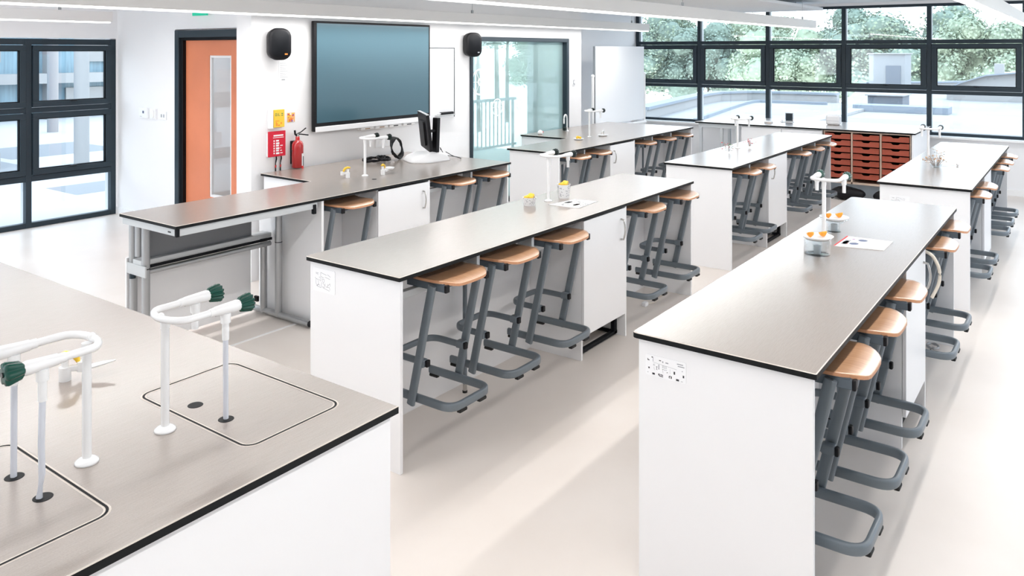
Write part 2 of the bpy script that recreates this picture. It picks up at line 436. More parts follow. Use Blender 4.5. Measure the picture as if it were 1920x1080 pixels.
window_grid('window_1', 'y', NX, [4.80 - .92 * k - (0 if k else 0) for k in range(8)], [(0.0, .055), (.50, .565), (1.245, 1.30), (1.985, 2.05)], .06, (1, 2), sash=.058)
window_grid('window_2', 'x', EX, [6.32, 5.2, 4.07, 2.94, 1.81, .68, -.45, -1.58, -2.71], [(.745, .785), (1.315, 1.365), (2.02, 2.075), (2.54, 2.58)], .06, (1,), sash=.060)

root = empty('window_4'); struct(root)
fr = MB()
for (a, b, c, d) in ((5.821, 6.359, 0, .06), (5.821, 6.359, 2.03, 2.09), (5.821, 5.86, .06, 2.03), (6.32, 6.359, .06, 2.03)): fr.box(9.27, 9.33, a, b, c, d, 'dark_frame', .003)
fr.build('window_frame', root)
g = MB(); g.box(9.29, 9.30, 5.86, 6.32, .06, 2.03, 'pane'); g.build('glass', root)
mb = MB(); mb.box(9.25, 9.35, 5.821, 6.359, 2.091, CEIL, 'wall'); struct(mb.build('wall_return'))
# glazed screen in the teaching wall
root = empty('window_3'); struct(root)
fr = MB()
for (a, b, c, d) in ((6.93, 9.01, 2.03, 2.08), (8.95, 9.01, .12, 2.03), (6.93, 6.975, .12, 2.03), (6.975, 8.95, .12, .165)): fr.box(a, b, 5.60, 5.72, c, d, 'dark_frame', .004)
fr.build('window_frame', root)
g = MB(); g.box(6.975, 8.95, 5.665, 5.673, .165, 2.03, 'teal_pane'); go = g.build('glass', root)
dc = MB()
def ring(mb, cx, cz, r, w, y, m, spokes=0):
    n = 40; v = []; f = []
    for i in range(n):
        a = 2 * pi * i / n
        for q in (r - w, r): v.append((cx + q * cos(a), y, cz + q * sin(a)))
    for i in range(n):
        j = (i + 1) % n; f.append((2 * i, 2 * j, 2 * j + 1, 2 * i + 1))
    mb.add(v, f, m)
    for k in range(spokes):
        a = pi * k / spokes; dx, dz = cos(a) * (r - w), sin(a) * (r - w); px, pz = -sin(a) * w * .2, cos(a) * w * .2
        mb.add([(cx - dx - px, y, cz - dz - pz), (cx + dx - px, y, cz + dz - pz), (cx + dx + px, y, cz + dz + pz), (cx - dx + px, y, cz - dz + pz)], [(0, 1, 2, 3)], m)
ring(dc, 7.17, 1.56, .155, .022, 5.662, 'glare_ring', 3); ring(dc, 7.17, 1.56, .045, .02, 5.661, 'glare_ring')
ring(dc, 7.50, 1.25, .105, .016, 5.662, 'glare_ring', 2); ring(dc, 7.95, 1.27, .075, .03, 5.662, 'glare_ring')
dc.build('painted_reflection', root)  # wheel shapes paint pale reflections onto the glass

# door
root = empty('door_1'); struct(root)
fr = MB()
for (a, b, c, d) in ((7.97, 8.05, 0, 2.14), (6.84, 6.92, 0, 2.14), (6.92, 7.97, 2.06, 2.14)): fr.box(4.835, 4.99, a, b, c, d, 'dark_frame', .006)
for (a, b, c, d) in ((7.93, 7.975, 0, 2.065), (6.915, 6.945, 0, 2.065), (6.945, 7.93, 2.03, 2.065)): fr.box(4.86, 5.0, a, b, c, d, 'dark_gasket', .004)
fr.build('door_frame', root)
d = MB()
X0, X1 = 4.90, 4.945
for (a, b, c, e) in ((6.945, 7.115, .01, 2.03), (7.495, 7.93, .01, 2.03), (7.115, 7.495, 1.87, 2.03), (7.115, 7.495, .01, .38)): d.box(X0, X1, a, b, c, e, 'door_orange')
dl = d.build('door_leaf', root)
g = MB(); g.box(4.918, 4.924, 7.115, 7.495, .38, 1.87, 'pane'); g.build('glass', dl)
g = MB()
for (a, b, c, e) in ((7.115, 7.14, .38, 1.87), (7.47, 7.495, .38, 1.87), (7.14, 7.47, 1.845, 1.87), (7.14, 7.47, .38, .405)): g.box(4.905, 4.94, a, b, c, e, 'paper', .003)
g.build('glazing_bead', dl)
# corridor beyond the door
mb = MB(); mb.box(5.0, 6.45, NX - .05, NX + .1, 0, CEIL, 'wall'); mb.box(6.45, 6.6, 5.82, NX + .1, 0, CEIL, 'wall')
struct(mb.build('wall_corridor'))
mb = MB()
for z in (.62, 1.02, 1.5): mb.box(6.425, 6.448, 6.2, 9.0, z, z + .06, 'melamine_edge', .004)
mb.box(6.43, 6.449, 6.2, 9.0, .1, 1.9, 'raft'); struct(mb.build('trim_2'))

r = empty('corridor_fill_light', (5.5, 7.6, 2.495)); tag(r, 'added fill light brightening the corridor behind the orange door glass', 'ceiling light')
b = MB(); b.box(-.3, .3, -.6, .6, .02, .12, 'lamp_body', .004); b.build('housing', r)  # fitting added to brighten the dark corridor behind the door
b = MB(); b.box(-.27, .27, -.57, .57, .008, .0198, 'glow'); b.build('diffuser', r)
ld = bpy.data.lights.new('corridor_fill_lamp', 'AREA'); ld.shape = 'RECTANGLE'; ld.size = .5; ld.size_y = 1.1; ld.energy = 12
lo = bpy.data.objects.new('corridor_fill_lamp', ld); COL.objects.link(lo); lo.parent = r; lo.location = (0, 0, .002)
# ================================================================== CEILING LUMINAIRES
def luminaire(x0, x1, y, z, label):
    r = empty('linear_light', (x0, y, z)); L = x1 - x0
    tag(r, label, 'ceiling light', 'linear pendant lights under the ceiling')
    b = MB(); b.box(0, L, -.035, .035, .012, .115, 'lamp_body', .003); b.build('housing', r)
    b = MB(); b.box(.02, L - .02, -.028, .028, 0, .0118, 'glow'); b.build('diffuser', r)
    n = max(1, int(L / 3.4))
    for i in range(n + 1):
        x = .5 + (L - 1.0) * i / n
        b = MB(); b.box(x - .012, x + .012, -.008, .008, .115, .15, 'silver'); b.cyl((x, 0, .15), (x, 0, CEIL - z), .0022, 'silver', n=6)
        b.build('suspension', r)
    ld = bpy.data.lights.new('luminaire_light', 'AREA'); ld.shape = 'RECTANGLE'; ld.size = L - .1; ld.size_y = .05
    ld.energy = LAMP_POWER * L / 11.0; ld.color = (1, .98, .96); ld.spread = pi
    lo = bpy.data.objects.new('luminaire_light', ld); COL.objects.link(lo); lo.parent = r; lo.location = (L / 2, 0, -.006)
luminaire(-1.2, 10.72, 5.30, 2.20, 'long white linear light hanging just above the wall screen')
luminaire(-1.2, 10.78, 2.93, 2.20, 'long white linear light ending before the wide window above the red flower bench')
luminaire(-1.2, 4.16, 8.08, 2.20, 'short white linear light ending beside the orange door wall')
luminaire(-1.2, 11.2, .58, 2.20, 'white linear light crossing the ceiling above the bench with the wire flowers')
# ceiling rafts near the window
for i, (x0, x1, y0, y1, lab) in enumerate([(8.3, 11.9, 3.1, 5.0, 'flat pale acoustic raft under the ceiling in front of the wide window'), (4.5, 7.9, .9, 2.7, 'flat pale acoustic raft hung between the two long linear lights'), (7.0, 11.0, -1.6, .3, 'flat pale acoustic raft beside the vented ceiling edge')]):
    r = empty('acoustic_raft', (x0, y0, 2.50)); tag(r, lab, 'ceiling panel', 'acoustic rafts under the ceiling')
    b = MB(); b.box(0, x1 - x0, 0, y1 - y0, 0, .04, 'raft', .006); b.build('panel', r)
    b = MB()
    for (x, y) in ((.3, .3), (x1 - x0 - .3, .3), (.3, y1 - y0 - .3), (x1 - x0 - .3, y1 - y0 - .3)): b.cyl((x, y, .04), (x, y, .12), .004, 'silver', n=6)
    b.build('hanger', r)

rows = [
 (2.505, [3.00, 3.47, 4.00, 5.08, 5.66], 'under the yellow-cup bench', 'sketch-labelled end panel'),
 (.695, [2.99, 3.49, 4.00, 5.09, 5.65], 'under the orange-wedge bench', 'icon-labelled end panel'),
 (4.285, [3.96, 5.15, 5.63], 'under the teaching bench', 'open metal frame'),
 (2.505, [7.11, 7.52, 8.72, 9.24, 9.76], 'under the red flower bench', 'near end panel'),
 (.695, [7.02, 7.50, 8.70, 9.21, 9.75], 'under the wire-stem bench', 'faint-labelled end panel'),
 (4.285, [7.08, 7.52, 8.64, 9.20, 9.72], 'under the L-shaped bench', 'near end panel'),
]
STOOL_X = {(r_[0], 2.59 if min(r_[1]) < 6 else 6.70): r_[1] for r_ in rows}
# ================================================================== BENCHES
TOPZ = .90; TT = .020
def worktop(name, poly, parent, z1=TOPZ, t=TT):
    b = MB(); b.prism(poly, z1 - t, z1, 'black_core', 'top', .0022, 'pale_edge'); return b.build(name, parent)  # pale chamfer paints the edge highlight into the colour

def label_plate(parent, x, y0, y1, z0, z1, style, skew=0.0):
    """printed label stuck on an end panel facing -x (y1 is at the viewer's left)"""
    b = MB(); b.ext(rpoly(y0, y1, z0, z1, .006, 3), 'x', x - .0015, x, 'label_white')
    def mark(u0, u1, v0, v1, m):  # u from left (0..1), v from top (0..1)
        ya = y1 - (y1 - y0) * u0; yb = y1 - (y1 - y0) * u1; za = z1 - (z1 - z0) * v0; zb = z1 - (z1 - z0) * v1
        b.add([(x - .0019, ya, za), (x - .0019, yb, za), (x - .0019, yb, zb), (x - .0019, ya, zb)], [(0, 1, 2, 3)], m)
    def line(u0, v0, u1, v1, m, w=.012):
        ya = y1 - (y1 - y0) * u0; yb = y1 - (y1 - y0) * u1; za = z1 - (z1 - z0) * v0; zb = z1 - (z1 - z0) * v1
        d = Vector((yb - ya, zb - za)); nrm = Vector((-d.y, d.x)).normalized() * w * .05
        b.add([(x - .0019, ya - nrm.x, za - nrm.y), (x - .0019, yb - nrm.x, zb - nrm.y), (x - .0019, yb + nrm.x, zb + nrm.y), (x - .0019, ya + nrm.x, za + nrm.y)], [(0, 1, 2, 3)], m)
    if style == 'icons':
        for q in [(.05, .10, .25, .29), (.05, .065, .20, .27)]: mark(*q, 'ink')
        line(.15, .10, .19, .10, 'ink', .03); line(.19, .10, .19, .30, 'ink_grey', .02); line(.19, .33, .78, .42, 'ink_grey', .008)
        mark(.34, .39, .16, .20, 'ink'); mark(.42, .445, .18, .26, 'ink_grey'); mark(.50, .57, .20, .25, 'ink_grey')
        mark(.78, .93, .12, .16, 'ink_grey'); mark(.80, .96, .22, .26, 'ink_grey')
        mark(.07, .105, .60, .68, 'ink'); mark(.045, .075, .86, .875, 'ink')
        line(.20, .42, .24, .42, 'ink_grey'); line(.20, .48, .24, .48, 'ink_grey'); line(.20, .42, .20, .48, 'ink_grey')
        line(.21, .55, .23, .70, 'ink_faint'); mark(.265, .30, .50, .53, 'ink_grey'); mark(.275, .285, .50, .66, 'ink'); mark(.265, .305, .64, .66, 'ink_grey')
        mark(.325, .345, .38, .62, 'ink_grey')
        for v in (.40, .47, .56): mark(.42, .455, v, v + .02, 'ink'); mark(.47, .485, v, v + .05, 'ink_faint'); mark(.50, .53, v, v + .025, 'ink_grey')
        line(.43, .60, .44, .75, 'ink_faint'); mark(.53, .555, .66, .69, 'ink')
        mark(.61, .615, .48, .70, 'ink_faint'); mark(.70, .735, .54, .68, 'ink'); mark(.92, .955, .62, .74, 'ink'); mark(.90, .92, .42, .46, 'ink_grey')
        mark(.17, .235, .84, .93, 'ink'); mark(.32, .355, .82, .90, 'ink'); line(.34, .92, .44, .93, 'ink', .03); line(.37, .85, .44, .86, 'ink', .03)
        line(.585, .84, .62, .80, 'ink', .03); line(.585, .84, .60, .92, 'ink', .03); mark(.63, .655, .80, .92, 'ink')
        mark(.76, .83, .86, .95, 'ink'); mark(.88, .92, .92, .935, 'ink')
    else:
        L = [(.12, .22, .26, .22), (.14, .27, .20, .25), (.20, .25, .24, .30), (.36, .17, .62, .24), (.66, .20, .80, .28), (.36, .17, .35, .34), (.35, .34, .50, .38),
             (.55, .33, .78, .38), (.09, .42, .14, .48), (.14, .48, .13, .66), (.13, .66, .19, .78), (.14, .48, .24, .50), (.24, .50, .26, .68), (.26, .68, .17, .78), (.17, .78, .38, .82),
             (.28, .38, .35, .40), (.35, .40, .36, .54), (.28, .46, .34, .55), (.42, .40, .44, .56), (.44, .44, .52, .44), (.52, .44, .52, .54), (.52, .54, .46, .60), (.46, .60, .56, .72), (.56, .60, .55, .76), (.42, .76, .54, .78),
             (.62, .74, .78, .56), (.78, .56, .79, .68), (.62, .75, .74, .72), (.75, .72, .78, .84), (.45, .80, .76, .88), (.40, .58, .38, .80), (.19, .77, .26, .70), (.26, .70, .33, .74), (.66, .60, .70, .66)]
        ink = 'ink_grey' if style == 'sketch' else 'ink_faint'
        for q in L: line(*q, ink, .016)
    return b.build('safety_label', parent)

def bow_handle(parent, x, y, z0, z1, m='chrome'):
    pts = [Vector((x, y, z0)), Vector((x, y - .022, z0 + .004))]
    for k in range(1, 8):
        t = k / 8; pts.append(Vector((x, y - .022 - .012 * sin(pi * t), z0 + .004 + (z1 - z0 - .008) * t)))
    pts += [Vector((x, y - .022, z1 - .004)), Vector((x, y, z1))]
    b = MB(); b.tube(pts, .0065, m, rz=.004, n=8, up=(1, 0, 0)); return b.build('handle', parent)

def cabinet(x0, x1, y0, y1, label, handle_right=True, group='under-bench cabinets'):
    """box cupboard between two gables under a worktop; door faces -y"""
    r = empty('bench_cabinet', (x0, y0, 0)); tag(r, label, 'cabinet', group)
    W_, D = x1 - x0, y1 - y0; zt = TOPZ - TT - .002
    b = MB(); b.box(0, .018, .02, D, 0, zt, 'melamine', .001); b.box(W_ - .018, W_, .002, D, 0, zt, 'melamine', .001)
    b.box(.018, W_ - .018, .03, D - .01, .165, .18, 'melamine'); b.box(.018, W_ - .018, D - .02, D - .005, .165, zt, 'melamine')
    b.build('carcass', r)
    b = MB(); b.box(0, W_ - .02, 0, .018, .155, zt - .012, 'melamine', .0015); dr = b.build('door', r)
    bow_handle(dr, (W_ - .085) if handle_right else .075, 0, .665, .80)
    b = MB()  # steel sub-frame under the cupboard
    for (a, c, e, g_) in ((.02, W_ - .02, .012, .035), (.02, W_ - .02, .12, .15)): b.box(a, c, .06, .09, e, g_, 'dark_gasket', .003)
    b.box(.02, .05, .06, .09, .012, .15, 'dark_gasket', .003); b.box(W_ - .06, W_ - .025, .06, .09, .012, .15, 'dark_gasket', .003)
    b.box(.03, .05, .09, D - .05, .012, .035, 'dark_gasket', .003); b.box(W_ - .05, W_ - .03, .09, D - .05, .012, .035, 'dark_gasket', .003)
    b.build('sub_frame', r)
    return r

def bench(x0, x1, y0, y1, label, cab, style=None, ext=None):
    """island bench; stools on the -y side"""
    r = empty('lab_bench', (0, 0, 0)); tag(r, label, 'lab bench', 'island lab benches')
    poly = rpoly(x0, x1, y0, y1, [.006, .02, .03, .02], 3)
    if ext:
        ex, ey = ext
        poly = [(x0, y0), (x1, y0), (x1, ey), (ex, ey), (ex, y1), (x0, y1)]
    worktop('worktop', poly, r)
    zt = TOPZ - TT - .0005
    ya, yb = y0 + .015, y1 - .02
    b = MB(); b.box(x0 + .02, x0 + .038, ya, yb, 0, zt, 'melamine', .001); e = b.build('end_panel', r)
    if style:
        if style == 'icons': label_plate(e, x0 + .0195, 1.141, 1.297, .752, .826, 'icons')
        elif style == 'sketch': label_plate(e, x0 + .0195, 2.953, 3.112, .735, .85, 'sketch')
        else: label_plate(e, x0 + .0195, y1 - .23, y1 - .09, .72, .80, 'faint')
    b = MB(); b.box(x1 - .038, x1 - .02, ya, yb, 0, zt, 'melamine', .001); b.build('end_panel', r)
    yp = y0 + .345
    for (a, c) in ((x0 + .04, cab[0] - .002), (cab[1] + .002, x1 - .04)):
        bp = MB(); bp.box(a, c, yp + .075, yp + .09, 0.0, zt, 'melamine'); bp.build('back_panel', r)
    # under frame: the rail the stools hang on, brackets and legs
    for (a, c) in ((x0 + .04, cab[0] - .002), (cab[1] + .002, x1 - .04)):
        rr = MB(); rr.box(a, c, y0 + .115, y0 + .15, .745, .7795, 'silver_light', .003)
        seats = sorted(v for v in STOOL_X[(y0, x0)] if a < v < c)
        for k in range(len(seats) - 1):
            xx = (seats[k] + seats[k + 1]) / 2
            rr.box(xx - .012, xx + .012, y0 + .06, y0 + .16, .7785, zt, 'silver_light', .002)
        rr.build('stool_rail', r)
    for (a, c) in ((x0 + .04, cab[0]), (cab[1], x1 - .04)):
        xx = (a + c) / 2 + .03
        l = MB(); l.cyl((xx, yp - .012, .05), (xx, yp - .012, zt), .0125, 'frame_grey'); l.cyl((xx, yp - .012, .012), (xx, yp - .012, .05), .012, 'chrome'); l.cyl((xx, yp - .012, 0), (xx, yp - .012, .012), .014, 'rubber')
        l.build('leg', r)
    if ext:
        b = MB(); b.box(ex + .02, ex + .038, y1 - .02, ey - .002, 0, zt, 'melamine'); b.build('side_panel', r)
        b = MB(); b.box(x1 - .038, x1 - .02, y1 - .0195, ey - .002, 0, zt, 'melamine'); b.build('side_panel', r)
    return r

bench(2.59, 5.89, 2.505, 3.155, 'lab bench with two cups of yellow pieces and a booklet on its top', (4.226, 4.785), 'sketch')
bench(2.59, 5.89, .695, 1.345, 'lab bench with two glass dishes of orange wedges on its top', (4.20, 4.765), 'icons')
bench(6.70, 10.03, 2.505, 3.155, 'lab bench with red flower clusters beside a thin tap', (7.72, 8.30), None)
bench(6.70, 10.03, .695, 1.345, 'lab bench carrying the tangle of wire stems and orange petals', (7.72, 8.30), 'faint')
bench(6.70, 10.03, 4.285, 4.93, 'L-shaped lab bench in front of the teal glazed screen and whiteboard', (7.78, 8.37), None, ext=(7.88, 5.595))
cabinet(4.226, 4.785, 2.52, 3.13, 'white cupboard with bow handle under the bench with yellow-filled cups', True)
cabinet(4.20, 4.765, .71, 1.32, 'white cupboard under the bench with the orange wedge dishes', True)
cabinet(7.72, 8.30, 2.52, 3.13, 'white cupboard under the bench with red flower clusters', False)
cabinet(7.72, 8.30, .71, 1.32, 'white cupboard under the bench with the wire stem tangle', False)
cabinet(7.78, 8.37, 4.30, 4.90, 'white cupboard under the L-shaped bench by the teal screen', False)

mb = MB(); mb.box(3.05, 3.64, 4.500, 4.520, 0, .004, 'melamine_edge'); struct(mb.build('trim_3'))
# ---- teacher's bench A: fixed part plus height-adjustable table end
r = empty('teaching_bench'); tag(r, 'long teaching bench with monitor, below the wall screen, open metal frame at its end', 'teaching bench')
worktop('worktop', [(2.585, 4.288), (5.89, 4.288), (5.89, 5.575), (4.12, 5.575), (4.10, 4.92), (2.585, 4.92)], r)
zt = TOPZ - TT - .0005
b = MB(); b.box(3.68, 3.70, 4.303, 5.0, 0, zt, 'melamine', .001); b.build('end_panel', r)
b = MB(); b.box(5.852, 5.87, 4.303, 5.56, 0, zt, 'melamine', .001); b.build('end_panel', r)
b = MB(); b.box(4.14, 4.158, 4.93, 5.56, 0, zt, 'melamine', .001); b.build('side_panel', r)
b = MB(); b.box(3.702, 4.222, 4.70, 4.715, 0, zt, 'melamine'); b.build('back_panel', r)
b = MB(); b.box(4.81, 5.85, 4.70, 4.715, 0, zt, 'melamine'); b.build('back_panel', r)
b = MB(); b.box(2.65, 3.575, 4.955, 4.97, .02, .60, 'melamine'); b.build('modesty_panel', r)
for (a, c, xx) in ((3.702, 4.222, 3.715), (4.81, 5.85, 5.378)):
    b = MB(); b.box(a, c, 4.40, 4.435, .745, .7795, 'silver_light', .003); b.box(xx, xx + .025, 4.35, 4.44, .7785, zt, 'silver_light'); b.build('stool_rail', r)
# aprons of the adjustable table
b = MB(); b.box(2.60, 3.64, 4.298, 4.312, .835, zt, 'silver_light', .002); b.box(2.597, 2.611, 4.31, 4.905, .835, zt, 'silver_light', .002)
b.box(2.592, 2.614, 4.293, 4.315, .832, zt, 'dark_gasket', .003)
b.box(3.60, 3.625, 4.29, 4.315, .80, .865, 'dark_gasket', .003); b.box(2.5955, 2.597, 4.36, 4.39, .85, .858, 'ink'); b.build('apron', r)
b = MB(); b.box(2.72, 3.50, 4.842, 4.852, .60, .878, 'grey_panel'); b.build('grey_panel', r)
b = MB(); b.box(2.66, 3.64, 4.80, 4.90, .570, .602, 'silver_light', .004); b.box(2.66, 3.64, 4.790, 4.80, .550, .570, 'dark_gasket', .003); b.cyl((2.68, 4.79, .530), (3.62, 4.79, .530), .017, 'silver'); b.build('cross_beam', r)
for xx, ys in ((2.685, ((4.94, 0, .835), (4.79, 0, .835), (4.87, .60, .835))), (3.625, ((4.87, 0, .57), (4.70, 0, .835)))):
    for (yy, z0, z1) in ys:
        l = MB(); l.cyl((xx, yy, z0 + .02), (xx, yy, z1), .025, 'silver'); l.cyl((xx, yy, .548), (xx, yy, .553), .0265, 'dark_gasket')
        l.build('leg', r)
for xx in (2.685, 3.625):
    b = MB(); b.tube([(xx, 4.36, .03), (xx, 4.97, .03)], .022, 'silver', n=14); b.sphere((xx, 4.36, .03), .022, 'black'); b.sphere((xx, 4.97, .03), .022, 'black'); b.build('foot_rail', r)
b = MB(); b.box(2.652, 2.664, 4.74, 4.97, .505, .575, 'silver_light', .004); b.cyl((2.66, 4.90, .48), (2.66, 4.90, .505), .02, 'dark_frame'); b.build('clamp_plate', r)
b = MB(); b.box(3.59, 3.61, 4.90, 4.94, .09, .13, 'black', .004); b.build('cable_clip', r)
cabinet(4.224, 4.80, 4.303, 4.90, 'white cupboard with bow handle under the teaching bench', True)

# ================================================================== STOOLS
SBZ = .202      # height of the hanging stools' feet over the floor
def make_stool():
    r = empty('lab_stool', (0, 0, 0))
    # seat: plywood, wide rounded front corners, gently dished
    nx, ny = 18, 16; wx = .172; D = .31
    def halfw(t):          # t 0 front .. 1 back
        y = t * D; rr = .095
        if y < rr: return wx - rr + math.sqrt(max(0, rr * rr - (rr - y) ** 2)) * 1.0
        if y > D - .04: return wx - .04 + math.sqrt(max(0, .04 ** 2 - (y - D + .04) ** 2))
        return wx
    def zc(x, t):
        return .628 + .016 * (abs(x) / wx) ** 2 * .3 - .016 * max(0, (.25 - t) / .25) ** 2 + .014 * max(0, (t - .6) / .4) ** 2 - .005 * sin(pi * t)
    v = []; f = []; mats = []
    ts = [0.5 - 0.5 * cos(pi * j / ny) for j in range(ny + 1)]
    for s_, dz in ((0, 0), (1, -.012)):
        for t in ts:
            hw = halfw(t)
            for i in range(nx + 1):
                u = -1 + 2 * i / nx; x = u * hw
                y = t * D - .010 * (1 - (x / wx) ** 2) * (1 - t)
                v.append((x, y, zc(x, t) + dz))
    n1 = (nx + 1) * (ny + 1)
    top = []; side = []
    for j in range(ny):
        for i in range(nx):
            a = j * (nx + 1) + i
            top.append((a, a + 1, a + nx + 2, a + nx + 1)); top.append(tuple(q + n1 for q in (a, a + nx + 1, a + nx + 2, a + 1)))
    for i in range(nx):
        side.append((i, i + n1, i + 1 + n1, i + 1)); a = ny * (nx + 1) + i; side.append((a, a + 1, a + 1 + n1, a + n1))
    for j in range(ny):
        a = j * (nx + 1); side.append((a, a + nx + 1, a + nx + 1 + n1, a + n1)); a += nx; side.append((a, a + n1, a + nx + 1 + n1, a + nx + 1))
    b = MB(); b.add(v, top, 'wood', True); o = len(b.v)
    k = b.mi('ply_edge')
    for q in side: b.f.append(q); b.m.append(k); b.sm.append(False)
    b.build('seat', r)
    for sx in (-1, 1):
        b = MB(); b.box(sx * .152 - .0135, sx * .152 + .0135, .034, .275, .578, .6125, 'frame_dark', .003); b.box(sx * .152 - .0135, sx * .152 + .0135, .04, .25, .6125, .617, 'frame_dark')
        rl = b.build('seat_rail', r)
        b = MB(); b.box(sx * .152 - .0145, sx * .152 + .0145, .022, .036, .5765, .6135, 'black', .004); b.build('end_cap', rl)
        b = MB(); x = sx * .1755
        b.tube([(x, .238, .008), (x, .10, .604)], .0125, 'frame_grey', rz=.022, n=16, power=3.0, up=(0, 1, 0)); b.build('leg', r)
    b = MB(); b.box(-.15, .15, .085, .125, .572, .588, 'frame_grey', .004); b.build('cross_bar', r)
    # base loop, closed at the front
    pts = fillet([(-.150, .405, .034), (-.150, .0, .034), (.150, .0, .034), (.150, .405, .034)], .075, 8)
    b = MB(); b.tube(pts, .0125, 'frame_grey', rz=.020, n=16, power=3.4); b.build('base_loop', r)
    for (x, y, a) in ((-.075, .0, 0), (.075, .0, 0), (-.150, .375, 1), (.150, .375, 1)):
        b = MB()
        if a: b.box(x - .012, x + .012, y - .028, y + .028, 0, .016, 'rubber', .005)
        else: b.box(x - .028, x + .028, y - .012, y + .012, 0, .016, 'rubber', .005)
        b.build('foot', r)
    # footrest loop, closed at the back
    pts = fillet([(-.143, .165, .212), (-.143, .392, .212), (.143, .392, .212), (.143, .165, .212)], .075, 8)
    b = MB(); b.tube(pts, .0115, 'frame_grey', rz=.0165, n=14, power=2.6); ft = b.build('footrest', r)
    for sx in (-1, 1):
        b = MB(); b.box(sx * .143 - .013, sx * .143 + .013, .150, .166, .195, .229, 'black', .005); b.build('end_cap', ft)
        b = MB(); b.box(sx * .149 - .019, sx * .149 + .019, .166, .215, .193, .231, 'frame_grey', .006); b.build('clamp', ft)
    return r
proto = make_stool(); used = [False]
def stool(x, y, label, rz=0.0):
    o = proto if not used[0] else copy_tree(proto); used[0] = True
    o.location = (x, y - .087, SBZ); o.rotation_euler.z = rz
    tag(o, label, 'stool', 'wood-seated lab stools hung under the benches')
order = ['first', 'second', 'third', 'fourth', 'fifth']
for y, xs, where, frm in rows:
    for i, x in enumerate(xs):
        stool(x, y, 'wooden stool %s, %s from its %s' % (where, order[i], frm))

# ================================================================== ISLAND G (near, with sink covers)
GX0, GX1, GY0, GY1 = .50, 1.655, 1.604, 4.95
r = empty('service_island'); tag(r, 'beige-topped island with two dropped-in sink covers and a white front', 'lab bench')
worktop('worktop', [(GX0, GY0), (GX1, GY0), (GX1, GY1), (GX0, GY1)], r, t=.021)
b = MB(); b.box(GX0 + .015, GX1 - .02, GY0 + .013, GY0 + .031, 0, .878, 'melamine', .001); b.build('front_panel', r)
b = MB(); b.box(GX1 - .038, GX1 - .02, GY0 + .032, GY1 - .02, 0, .878, 'melamine', .001); b.build('side_panel', r)
b = MB(); b.box(GX0 + .015, GX0 + .033, GY0 + .032, GY1 - .02, 0, .878, 'melamine', .001); b.build('side_panel', r)
def groove(poly, w, z, m1, m2):
    b = MB(); n = len(poly)
    for off, ww, zz, mm in ((w * 1.5, w * 3.2, z, m2), (0, w, z + .0004, m1)):
        A = offset_poly(poly, ww / 2 if mm == m1 else w * 1.3); B = offset_poly(poly, -(ww / 2 if mm == m1 else w * 1.3))
        v = [(x, y, zz) for x, y in A] + [(x, y, zz) for x, y in B]
        b.add(v, [(i, (i + 1) % n, n + (i + 1) % n, n + i) for i in range(n)], mm)
    return b
for (x0, x1) in ((1.252, 1.566), (.588, .905)):
    poly = rpoly(x0, x1, 1.747, 2.272, .035, 6)
    gb = groove(poly, .0062, TOPZ + .0002, 'dark_gasket', 'pale_edge'); sc_ = gb.build('sink_cover', r, fix=False)
    for yy in ((1.933, 2.081)):
        h_ = MB(); h_.lathe([(.0001, .0009), (.0205, .0009), (.0215, .0002)], 'black_core', (1.315 if x0 > 1 else .839, yy, TOPZ), smooth=False); h_.build('tube_hole', sc_)

